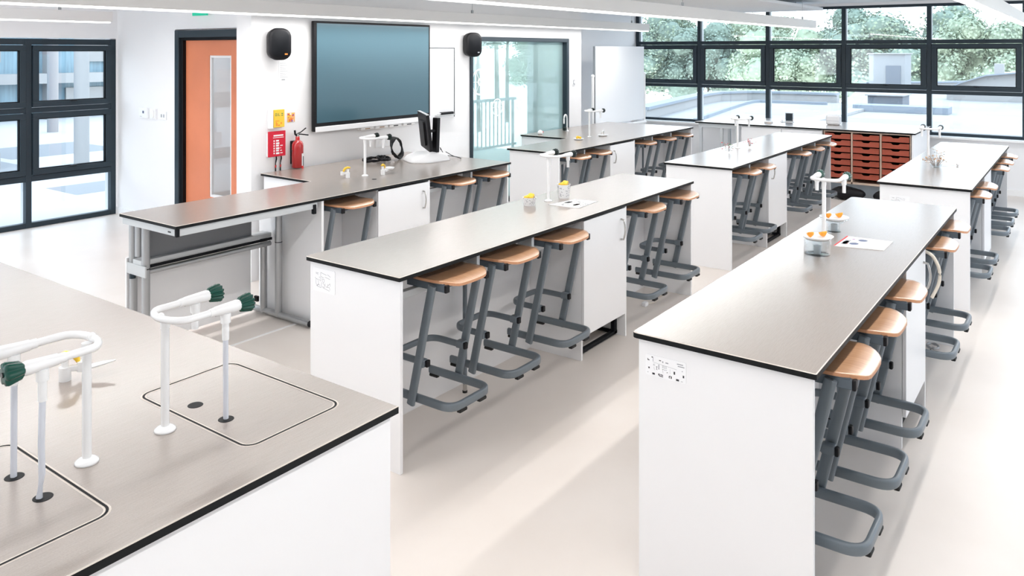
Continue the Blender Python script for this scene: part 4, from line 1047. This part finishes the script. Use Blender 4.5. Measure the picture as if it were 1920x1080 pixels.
# door wall plates (face -x)
def wallplate(name, y0, y1, z0, z1, d, label, mark):
    r = empty(name, (4.85, y0, z0)); tag(r, label, 'wall control', 'white wall controls by the orange door')
    b = MB(); b.box(-d, 0, 0, y1 - y0, 0, z1 - z0, 'label_white', .004); b.build('plate', r)
    b = MB(); w = y1 - y0; h = z1 - z0
    if mark == 'dot': b.box(-d - .002, -d, w * .35, w * .52, h * .45, h * .7, 'ink_blue'); b.box(-d - .001, -d, w * .6, w * .85, h * .12, h * .15, 'ink_grey')
    elif mark == 'curve': b.ext(rpoly(w * .15, w * .85, h * .08, h * .92, w * .3, 5), 'x', -d - .014, -d, 'melamine_edge')
    else: b.box(-d - .003, -d, w * .22, w * .36, h * .3, h * .68, 'ink_faint'); b.box(-d - .003, -d, w * .56, w * .70, h * .3, h * .68, 'ink_faint')
    b.build('control', r)
wallplate('thermostat', 8.58, 8.75, 1.16, 1.275, .03, 'square white thermostat with a dark dot, beside the tall window', 'dot')
wallplate('call_point', 8.41, 8.52, 1.155, 1.27, .028, 'rounded white wall control between thermostat and switch', 'curve')
wallplate('light_switch', 8.22, 8.36, 1.155, 1.245, .012, 'twin-rocker white switch beside the orange door frame', 'rockers')
# exit sign
r = empty('exit_sign', (4.84, 7.37, 2.285)); tag(r, 'slim green exit sign above the orange door', 'exit sign')
b = MB(); b.box(-.05, -.035, 0, .27, .0, .05, 'exit_green', .004); b.build('green_face', r)
b = MB(); b.box(-.034, .01, .02, .25, .015, .075, 'label_white', .004); b.build('housing', r)

# ================================================================== MOBILE WHITEBOARD in the recess
r = empty('mobile_whiteboard', (9.95, 5.80, 0)); tag(r, 'tall blank whiteboard on white posts in the corner recess', 'whiteboard')
b = MB(); b.box(.06, 1.62, -.018, .012, .83, 1.985, 'label_white', .004); b.build('board', r)
b = MB(); b.box(.055, .066, -.022, .016, .83, 1.985, 'silver', .002); b.build('edge_strip', r)
for x in (.02, 1.66):
    b = MB(); b.cyl((x, 0, .05), (x, 0, 1.55), .022, 'melamine_edge'); b.sphere((x, 0, 1.55), .028, 'melamine_edge', 8); b.build('post', r)
    b = MB(); b.box(x - .03, x + .03, -.16, .35, .02, .06, 'melamine_edge', .01); b.build('foot', r)
b = MB(); b.box(.02, 1.66, -.05, .02, .76, .80, 'melamine_edge', .01); b.build('cross_rail', r)

# ================================================================== BACK BENCH at the window
r = empty('window_bench'); tag(r, 'long white-lit worktop bench along the wide window', 'bench')
worktop('worktop', [(10.83, 1.73), (12.0, 1.73), (12.0, 4.60), (10.83, 4.60)], r)
b = MB(); b.box(10.85, 11.96, 1.755, 1.775, 0, .879, 'melamine', .001); b.build('end_panel', r)
b = MB(); b.box(11.95, 11.985, 1.74, 1.775, 0, .879, 'silver', .003); b.build('corner_post', r)
b = MB(); b.box(10.86, 10.88, 3.94, 4.56, .82, .879, 'silver_light', .002); b.build('apron', r)
for yy in (4.53, 4.22, 4.00):
    b = MB(); b.box(10.86, 10.90, yy - .02, yy + .02, 0, .82, 'silver_light', .003); b.build('leg', r)
for yy in (4.5, ):
    b = MB(); b.box(11.9, 11.94, yy - .02, yy + .02, 0, .879, 'silver_light', .003); b.build('leg', r)
r = empty('base_cupboard', (10.855, 2.84, 0)); tag(r, 'white two-door cupboard under the window bench beside the terracotta trays', 'cupboard')
b = MB(); b.box(.02, 1.0, 0, 1.09, 0, .875, 'melamine'); b.build('carcass', r)
for y0, y1 in ((.003, .53), (.536, 1.087)):
    b = MB(); b.box(0, .019, y0, y1, .1, .86, 'melamine', .0015); d_ = b.build('door', r)
b = MB(); b.box(-.006, .0, .530, .537, .77, .82, 'dark_frame'); b.build('handle', r)

# tray unit
r = empty('tray_unit', (10.86, 1.785, 0)); tag(r, 'birch storage unit of terracotta trays in three columns under the window bench', 'storage unit')
TW = .345
b = MB()
for k in range(4): b.box(0, .5, k * TW - .011 if k else 0, k * TW + .011 if k < 3 else 3 * TW, .20, .86, 'birch', .002)
b.box(0, .5, 0, 3 * TW, .862, .876, 'birch'); b.box(0, .5, 0, 3 * TW, .20, .225, 'birch'); b.box(.49, .5, 0, 3 * TW, .20, .86, 'dark_gasket'); b.build('carcass', r)
tray_proto = None
def tray_mesh():
    b = MB(); w = TW - .034; h = .066
    poly = [(0, 0), (w, 0), (w, h), (w * .66, h), (w * .60, h - .017), (w * .40, h - .017), (w * .34, h), (0, h)]
    # front lip drawn as an outline with real thickness, then the tray body behind it
    b.ext(poly, 'x', -.012, -.004, 'red_tray'); b.box(-.016, -.004, 0, w, 0, .010, 'red_tray', .002)
    b.ext([(0, h - .006), (w * .34, h - .006), (w * .34, h + .002), (0, h + .002)], 'x', -.020, -.004, 'red_tray')
    b.ext([(w * .66, h - .006), (w, h - .006), (w, h + .002), (w * .66, h + .002)], 'x', -.020, -.004, 'red_tray')
    b.box(-.004, .40, .012, .016, 0, .06, 'red_tray'); b.box(-.004, .40, w - .016, w - .012, 0, .06, 'red_tray'); b.box(-.004, .40, .012, w - .012, 0, .004, 'red_tray')
    return b
tm = tray_mesh().build('drawer', r); tm.location = (0, .017, .775)
for c in range(3):
    for k in range(7):
        if c == 0 and k == 0: continue
        o = tm.copy(); COL.objects.link(o); o.parent = r; o.location = (0, c * TW + .017, .775 - .0835 * k)
# bags under the tray unit
def bag(y, w, label):
    r = empty('black_bag', (10.84, y, 0)); tag(r, label, 'bag', 'black bags under the trays')
    b = MB(); bm = bmesh.new(); bmesh.ops.create_uvsphere(bm, u_segments=20, v_segments=12, radius=1)
    for q in bm.verts:
        q.co = Vector((q.co.x * .12, q.co.y * w, max(-.95, q.co.z) * .085 + .081)); q.co.x += .01 * sin(q.co.y * 40); q.co.z += .008 * sin(q.co.y * 23 + q.co.x * 30)
    b.from_bm(bm, 'black', True); b.build('body', r)
    b = MB(); b.tube([(-.05, -w * .4, .14), (-.08, -w * .2, .175), (-.08, w * .2, .175), (-.05, w * .4, .14)], .008, 'black', n=8); b.build('strap', r)
bag(2.52, .22, 'black soft bag on the floor below the trays, by the cupboard'); bag(2.02, .20, 'black bag below the trays, half behind the faint-labelled bench')

# things standing on the window bench
b = MB(); b.box(-.04, .04, -.055, .055, 0, .03, 'label_white', .012); b.box(-.041, .03, -.05, .0, 0, .006, 'birch'); o = b.build('soap_dish', loc=(11.20, 3.66, TOPZ)); tag(o, 'low white block beside the grey card reader', 'box')
r = empty('card_holder', (11.50, 3.47, TOPZ)); tag(r, 'small grey upright holder on a white tray on the window bench', 'holder')
b = MB(); b.box(-.07, .05, -.07, .10, 0, .008, 'label_white', .003); b.build('tray', r)
b = MB(); b.box(.02, .04, -.055, .055, .008, .13, 'silver', .004); b.box(.016, .02, -.045, .045, .02, .12, 'dark_frame'); b.build('plate', r)
b = MB(); b.sphere((-.03, .05, .03), .022, 'clear', 6); b.sphere((-.04, .08, .022), .014, 'label_white', 6); b.build('bead', r)
r = empty('tissue_box', (11.45, 2.845, TOPZ)); tag(r, 'rounded white box standing on the window bench above the trays', 'box')
b = MB(); b.box(-.06, .06, -.095, .095, 0, .14, 'label_white', .028); b.build('casing', r); b = MB(); b.box(-.061, -.055, -.08, .08, .055, .058, 'ink_faint'); b.build('seam', r)

# cable odds on the floor
b = MB()
for k, (x, y) in enumerate(((4.42, .60), (4.38, .66))): pass
b.tube(fillet([(5.30, .86, .008), (5.45, .83, .008), (5.70, .82, .008)], .05, 4), .005, 'chrome', n=8)
cable_loop(b, (5.73, .815, .016), .045, .035, 0, .4, .004, 3, 'silver', .004, 3)
o = b.build('wire_bundle'); tag(o, 'small loop of bare wire on the floor behind the last stool of the orange-wedge bench', 'wire')
r = empty('bench_hose', (4.80, .70, 0)); tag(r, 'cream curved hose hanging at the cupboard edge under the orange wedge bench', 'hose')
b = MB(); b.tube(fillet([(0, .05, .84), (.02, -.01, .82), (.05, -.045, .74), (.05, -.045, .66), (.02, -.01, .58)], .05, 5), .009, 'cream_cable', n=10); b.build('tube', r)
b = MB(); b.cyl((0, .055, .84), (0, .02, .845), .014, 'white_epoxy', n=12); b.build('connector', r)
r = empty('cable_clutter', (5.42, 2.70, 0)); tag(r, 'small white plug with thin cable on the floor behind the hanging stools', 'cable')
b = MB(); b.box(-.02, .03, -.015, .02, 0, .03, 'label_white', .006); b.build('plug', r)
b = MB(); b.tube(fillet([(.03, 0, .012), (.12, -.04, .006), (.2, .03, .006), (.32, 0, .006)], .04, 4), .003, 'cream_cable', n=6); b.build('lead', r)

# ================================================================== OUTSIDE
M['roof_white'] = mat('pale_roof_membrane', (0.315, 0.31, 0.305), 0.8, noise=(.3, .10, (1, 1, 1)))
M['ext_white'] = mat('pale_render', (0.35, 0.345, 0.34), 0.8)
M['ext_wall2'] = mat('pale_tower_render', (0.30, 0.31, 0.32), 0.8)
M['ext_grey2'] = mat('light_grey_plant', (0.24, 0.27, 0.31), 0.7)
M['ext_grey'] = mat('grey_plant', (0.15, 0.17, 0.20), 0.7)
M['ext_blue'] = mat('blue_facade', (0.10, 0.18, 0.29), 0.5, noise=(3, .25, (6, 6, .3)))
M['ext_blue2'] = mat('pale_blue_facade', (0.20, 0.31, 0.37), 0.5, noise=(3, .2, (6, 6, .3)))
M['paving'] = mat('terrace_paving', (0.48, 0.47, 0.46), 0.8, noise=(.5, .05, (1, 1, 1)))
M['paving_dark'] = mat('terrace_paving_dark', (0.24, 0.245, 0.25), 0.8)
M['leaf1'] = mat('leaf_pale_hazed', (0.29, 0.35, 0.25), 0.8, noise=(.7, .22, (1, 1, 1)))  # distance haze is put into both leaf colours as paler greens
M['leaf2'] = mat('leaf_mid_hazed', (0.20, 0.26, 0.21), 0.8, noise=(.7, .25, (1, 1, 1)))
M['bark'] = mat('bark', (0.10, 0.08, 0.06), 0.9)
ROOF = [(14.2, 8.3), (17.85, 8.96), (20.81, 9.5), (25.09, 10.16), (26.39, 9.36), (26.57, 7.65), (26.54, 6.32), (35.69, 7.9), (38.04, 5.38), (43.32, 2.42), (46, -30), (EX + .26, -30), (EX + .26, 7.0)]
mb = MB(); mb.prism(ROOF, -.4, .28, 'roof_white'); o = mb.build('roof_terrace'); struct(o)
mb = MB(); mb.box(-30, EX + .2, NX + .36, 60, -.12, -.02, 'paving'); mb.box(6.62, EX + .2, 6.53, NX + .36, -.12, -.02, 'paving'); o = mb.build('courtyard_ground'); struct(o)
mb = MB()
rnd = random.Random(2)
for (x, y, w, d_) in ((3.8, 13.0, 2.2, 2.6), (6.2, 15.5, 2, 2), (1.2, 12.0, 2, 1.6), (5.2, 11.0, 1.2, .9), (3.0, 17.0, 3, 2)): mb.box(x, x + w, y, y + d_, -.0199, -.0185, 'paving_dark')
o = mb.build('courtyard_tiles'); struct(o)

def block(name, parts, label, cat='building', loc=(0, 0, 0)):
    r = empty(name, loc); tag(r, label, cat)
    for (nm, x0, x1, y0, y1, z0, z1, m) in parts:
        b = MB(); b.box(x0, x1, y0, y1, z0, z1, m, .01); b.build(nm, r)
    return r
def parapet(pts, z0, z1, t, label):
    r = empty('roof_parapet'); tag(r, label, 'parapet', 'roof parapets outside the wide window')
    def strip(b, a0, a1, h0, h1, m):
        n = len(pts); V = [Vector(p) for p in pts]; L = []
        for i in range(n):
            d = (V[min(n - 1, i + 1)] - V[max(0, i - 1)]).normalized(); nn = Vector((-d.y, d.x)); L.append((V[i] + nn * a0, V[i] + nn * a1))
        v = []
        for p, q in L: v += [(p.x, p.y, h0), (q.x, q.y, h0), (q.x, q.y, h1), (p.x, p.y, h1)]
        f = [(0, 1, 2, 3), tuple(4 * (n - 1) + k for k in (3, 2, 1, 0))]
        for i in range(n - 1):
            for k in range(4): f.append((4 * i + k, 4 * i + (k + 1) % 4, 4 * i + 4 + (k + 1) % 4, 4 * i + 4 + k))
        b.add(v, f, m)
    b = MB(); strip(b, -t, 0, z0, z1, 'ext_white'); b.build('wall', r)
    b = MB(); strip(b, -t - .06, .06, z1, z1 + .07, 'ext_grey2'); b.build('coping', r)
    b = MB(); strip(b, -t - 1.2, -t - 1.1, z0, z0 + .08, 'ext_grey2'); b.build('gutter', r)
parapet([(17.0, 8.75), (17.85, 8.92), (20.81, 9.45), (23.5, 9.9), (25.0, 9.95), (26.2, 9.2), (26.45, 7.65), (26.45, 6.4)], .28, .52, .3, 'curved pale parapet at the roof edge seen through the lower panes')
parapet([(35.4, 7.7), (38.0, 5.3), (43.0, 2.4), (45.6, -20)], .28, .55, .3, 'straight pale parapet along the far roof edge beyond the tower')
r = empty('vaulted_roof'); tag(r, 'pale low vaulted roof with a chimney, beyond the last window panes', 'roof')
b = MB(); b.ext([(3.85, .28), (3.85, .60), (3.46, .83), (2.7, 1.10), (1.79, 1.20), (-2, 1.28), (-8, 1.28), (-8, .28)], 'x', 30, 35, 'ext_white'); b.build('vault', r)
b = MB(); b.ext([(3.90, .56), (3.90, .62), (3.48, .86), (2.7, 1.14), (1.79, 1.24), (-2, 1.32), (-8, 1.32), (-8, 1.28), (-2, 1.28), (1.79, 1.20), (2.7, 1.10), (3.46, .83)], 'x', 29.8, 30.0, 'ext_grey2'); b.build('edge_trim', r)
b = MB(); b.box(30.4, 30.7, 2.25, 2.52, 1.1, 1.50, 'ext_white', .02); b.build('chimney', r)
block('stair_tower', [('wall', 34.0, 35.3, 5.79, 7.10, .28, 1.78, 'ext_wall2'), ('window', 33.96, 34.0, 5.95, 6.48, .32, 1.33, 'ext_grey'), ('roof', 33.9, 35.4, 5.74, 7.15, 1.78, 1.82, 'ext_white')], 'white box-shaped roof tower with a grey window against the trees')
block('roof_plant', [('body', 24, 25, 4.15, 5.05, .28, .66, 'ext_grey'), ('lid', 23.9, 25.1, 4.1, 5.1, .66, .70, 'ext_white'), ('duct', 22.9, 23.6, 2.9, 5.2, .28, .46, 'ext_grey2')], 'grey plant box with white lid on the roof', 'roof plant')
block('roof_plant', [('body', 26.5, 27.4, -2.2, 1.2, .28, .56, 'ext_grey'), ('vent', 25, 25.3, -2.5, -2.2, .28, .80, 'ext_white'), ('lid', 26.4, 27.5, -5.5, 1.3, .56, .62, 'ext_white')], 'low grey duct with a small white vent on the roof', 'roof plant')
block('roof_duct', [('duct', 17.5, 18.0, -.5, 5.2, .28, .34, 'ext_white'), ('duct', 18.0, 24.0, 4.9, 5.3, .28, .36, 'ext_white'), ('joint', 17.45, 18.05, 4.8, 5.4, .28, .38, 'ext_grey')], 'pale low duct lying along the near part of the roof', 'roof duct')
# glazed courtyard building
r = empty('courtyard_building', (0, 0, 0)); tag(r, 'blue glazed facade across the courtyard behind the tall window', 'building')
b = MB(); b.box(-14, 30, 24.0, 24.6, -.02, 3.3, 'ext_blue2'); b.build('facade', r)
b = MB()
for k in range(22): b.box(-13.6 + k * 2, -13.45 + k * 2, 23.7, 24.0, -.02, 3.3, 'ext_white')
b.build('mullion', r)
for z in (1.0, 2.6):
    b = MB(); b.box(-14, 30, 23.6, 23.99, z, z + .28, 'ext_white'); b.build('floor_band', r)
b = MB()
for k in range(10): b.box(-10 + k * 3.5, -8.9 + k * 3.5, 23.9, 23.98, .15, .85, 'ext_white'); b.box(-9.6 + k * 3.5, -8.2 + k * 3.5, 23.9, 23.98, 1.6, 2.3, 'roof_white')
b.build('window', r)
r = empty('courtyard_wing', (0, 0, 0)); tag(r, 'dark blue ribbed wing projecting into the courtyard behind the tall window', 'building')
b = MB(); b.box(.2, 5.55, 14.5, 23.5, -.02, 2.9, 'ext_blue'); b.build('wall', r)
b = MB()
for k in range(18): b.box(.25 + k * .3, .33 + k * .3, 14.42, 14.5, .3, 2.9, 'ext_blue2')
b.build('rib', r)
b = MB(); b.box(.15, 5.6, 14.40, 14.5, -.02, .25, 'ext_white'); b.build('plinth', r)
# canopy columns
for i, (x, y, lab) in enumerate(((6.7, 14.0, 'pale slim column standing in the courtyard beside the ribbed wing'), (8.9, 20.0, 'pale slim column standing near the courtyard facade'))):
    b = MB(); b.cyl((x, y, -.02), (x, y, 3.4), .12, 'ext_white'); o = b.build('courtyard_column'); tag(o, lab, 'column'); o['kind'] = 'thing'
# railing beyond the teal screen
M['rail_white'] = mat('white_railing', (.30, .32, .33), .6)
r = empty('terrace_railing', (0, 0, 0)); tag(r, 'pale railing outside the teal glazed screen', 'railing')
b = MB(); b.box(7, EX, 8.9, 8.94, .98, 1.03, 'rail_white'); b.box(7, EX, 8.9, 8.94, .12, .16, 'rail_white'); b.build('rail', r)
for k in (0, 15, 30, 44):
    b = MB(); b.box(7.01 + k * .12, 7.045 + k * .12, 8.90, 8.94, -.02, 1.0, 'rail_white'); b.build('post', r)
for k in range(45):
    b = MB(); b.box(7.02 + k * .12, 7.034 + k * .12, 8.91, 8.93, .16, .98, 'rail_white'); b.build('baluster', r)

# trees
def make_crown(seed, mats, nleaf=15000, R=1.0):
    rnd = random.Random(seed); b = MB()
    blobs = []
    for _ in range(34):
        a = rnd.uniform(0, 2 * pi); u = rnd.uniform(-.55, 1); q = sqrt(max(0, 1 - u * u)) * rnd.uniform(.35, .72)
        blobs.append((Vector((cos(a) * q, sin(a) * q, u * rnd.uniform(.45, .75))), rnd.uniform(.16, .34)))
    for c, q in blobs:
        o_ = len(b.v); b.sphere((0, 0, 0), q * .66, mats[1], 8)
        for i in range(o_, len(b.v)):
            p = Vector(b.v[i]) * (1 + .28 * (rnd.random() - .5)); b.v[i] = tuple(c + p)
    for k in range(nleaf):
        c, q = rnd.choice(blobs); u = rnd.uniform(-1, 1); a = rnd.uniform(0, 2 * pi); s_ = sqrt(1 - u * u)
        nrm = Vector((s_ * cos(a), s_ * sin(a), u)); p = c + nrm * q * rnd.uniform(.62, 1.16)
        t = nrm.cross(Vector((rnd.uniform(-1, 1), rnd.uniform(-1, 1), rnd.uniform(-1, 1))))
        if t.length < .1: continue
        t.normalize(); w = nrm.cross(t); z = rnd.uniform(.012, .030); t = t * z; w = (w + nrm * rnd.uniform(-.6, .6)) * z * .8
        b.add([p - t, p + w, p + t, p - w], [(0, 1, 2, 3)], mats[0] if rnd.random() < .6 else mats[1])
    return b
crowns = [make_crown(11, ('leaf1', 'leaf2')).build('crown', fix=False), make_crown(12, ('leaf2', 'leaf2')).build('crown', fix=False), make_crown(13, ('leaf1', 'leaf1')).build('crown', fix=False)]
tb = MB(); tb.tube([(0, 0, 0), (.02, .01, .5), (0, .03, 1.0)], [.06, .045, .03], 'bark', n=8); trunk = tb.build('trunk')
kinds = ['mid green leafy tree', 'dark green dense tree', 'pale green leafy tree']
firstc = [True, True, True]; ft = [True]
def tree(x, y, z0, h, w, k, label, rot):
    r = empty('broadleaf_tree', (x, y, z0), rot); tag(r, label, 'tree', 'trees beyond the roof and courtyard')
    c = crowns[k] if firstc[k] else crowns[k].copy()
    if not firstc[k]: COL.objects.link(c)
    firstc[k] = False; c.parent = r; c.location = (0, 0, h * .62); c.scale = (w, w, h * .42)
    t = trunk if ft[0] else trunk.copy()
    if not ft[0]: COL.objects.link(t)
    ft[0] = False; t.parent = r; t.scale = (w * .6, w * .6, h * .6)
rnd = random.Random(21)
panes = ['first', 'second', 'third', 'fourth', 'fifth', 'sixth', 'seventh', 'eighth', 'ninth', 'tenth']
N = 11
for i in range(N):
    yy = 36 - i * 6.2; x = 56 + rnd.uniform(-2, 3); h = 9.6 + rnd.uniform(-1.0, 1.4) + (1.0 if 3 <= i <= 7 else 0)
    k = (2, 0, 1, 2, 0, 2, 1, 0, 2, 0, 1)[i]
    tree(x, yy, -5.5, h, 4.6 + rnd.uniform(-.5, .6), k, '%s in the front row beyond the roof, %s from the recess' % (kinds[k], (panes + ['eleventh'])[i]), i * 1.3)
for i in range(7):
    yy = 30 - i * 7.5; x = 66; tree(x, yy, -5.5, 11.2 + rnd.uniform(-.6, .8), 5.2, (0, 2, 1, 0, 2, 0, 2)[i], '%s in the rear row beyond the roof, %s from the recess' % (kinds[(0, 2, 1, 0, 2, 0, 2)[i]], panes[i]), i * 2.1)
for i, (x, y, h, w, k) in enumerate(((12.6, 10.7, 4.4, 1.3, 2), (14.9, 11.8, 5.0, 1.5, 0), (17.4, 12.8, 5.4, 1.7, 2), (20.8, 13.6, 5.8, 2.0, 0), (18.0, 17.0, 6.4, 2.3, 2), (24.5, 18.5, 7.0, 2.6, 0))):
    tree(x, y, -.02, h, w, k, '%s outside the teal glazed screen, %s counting from the screen' % (kinds[k], panes[i]), i * 1.7)
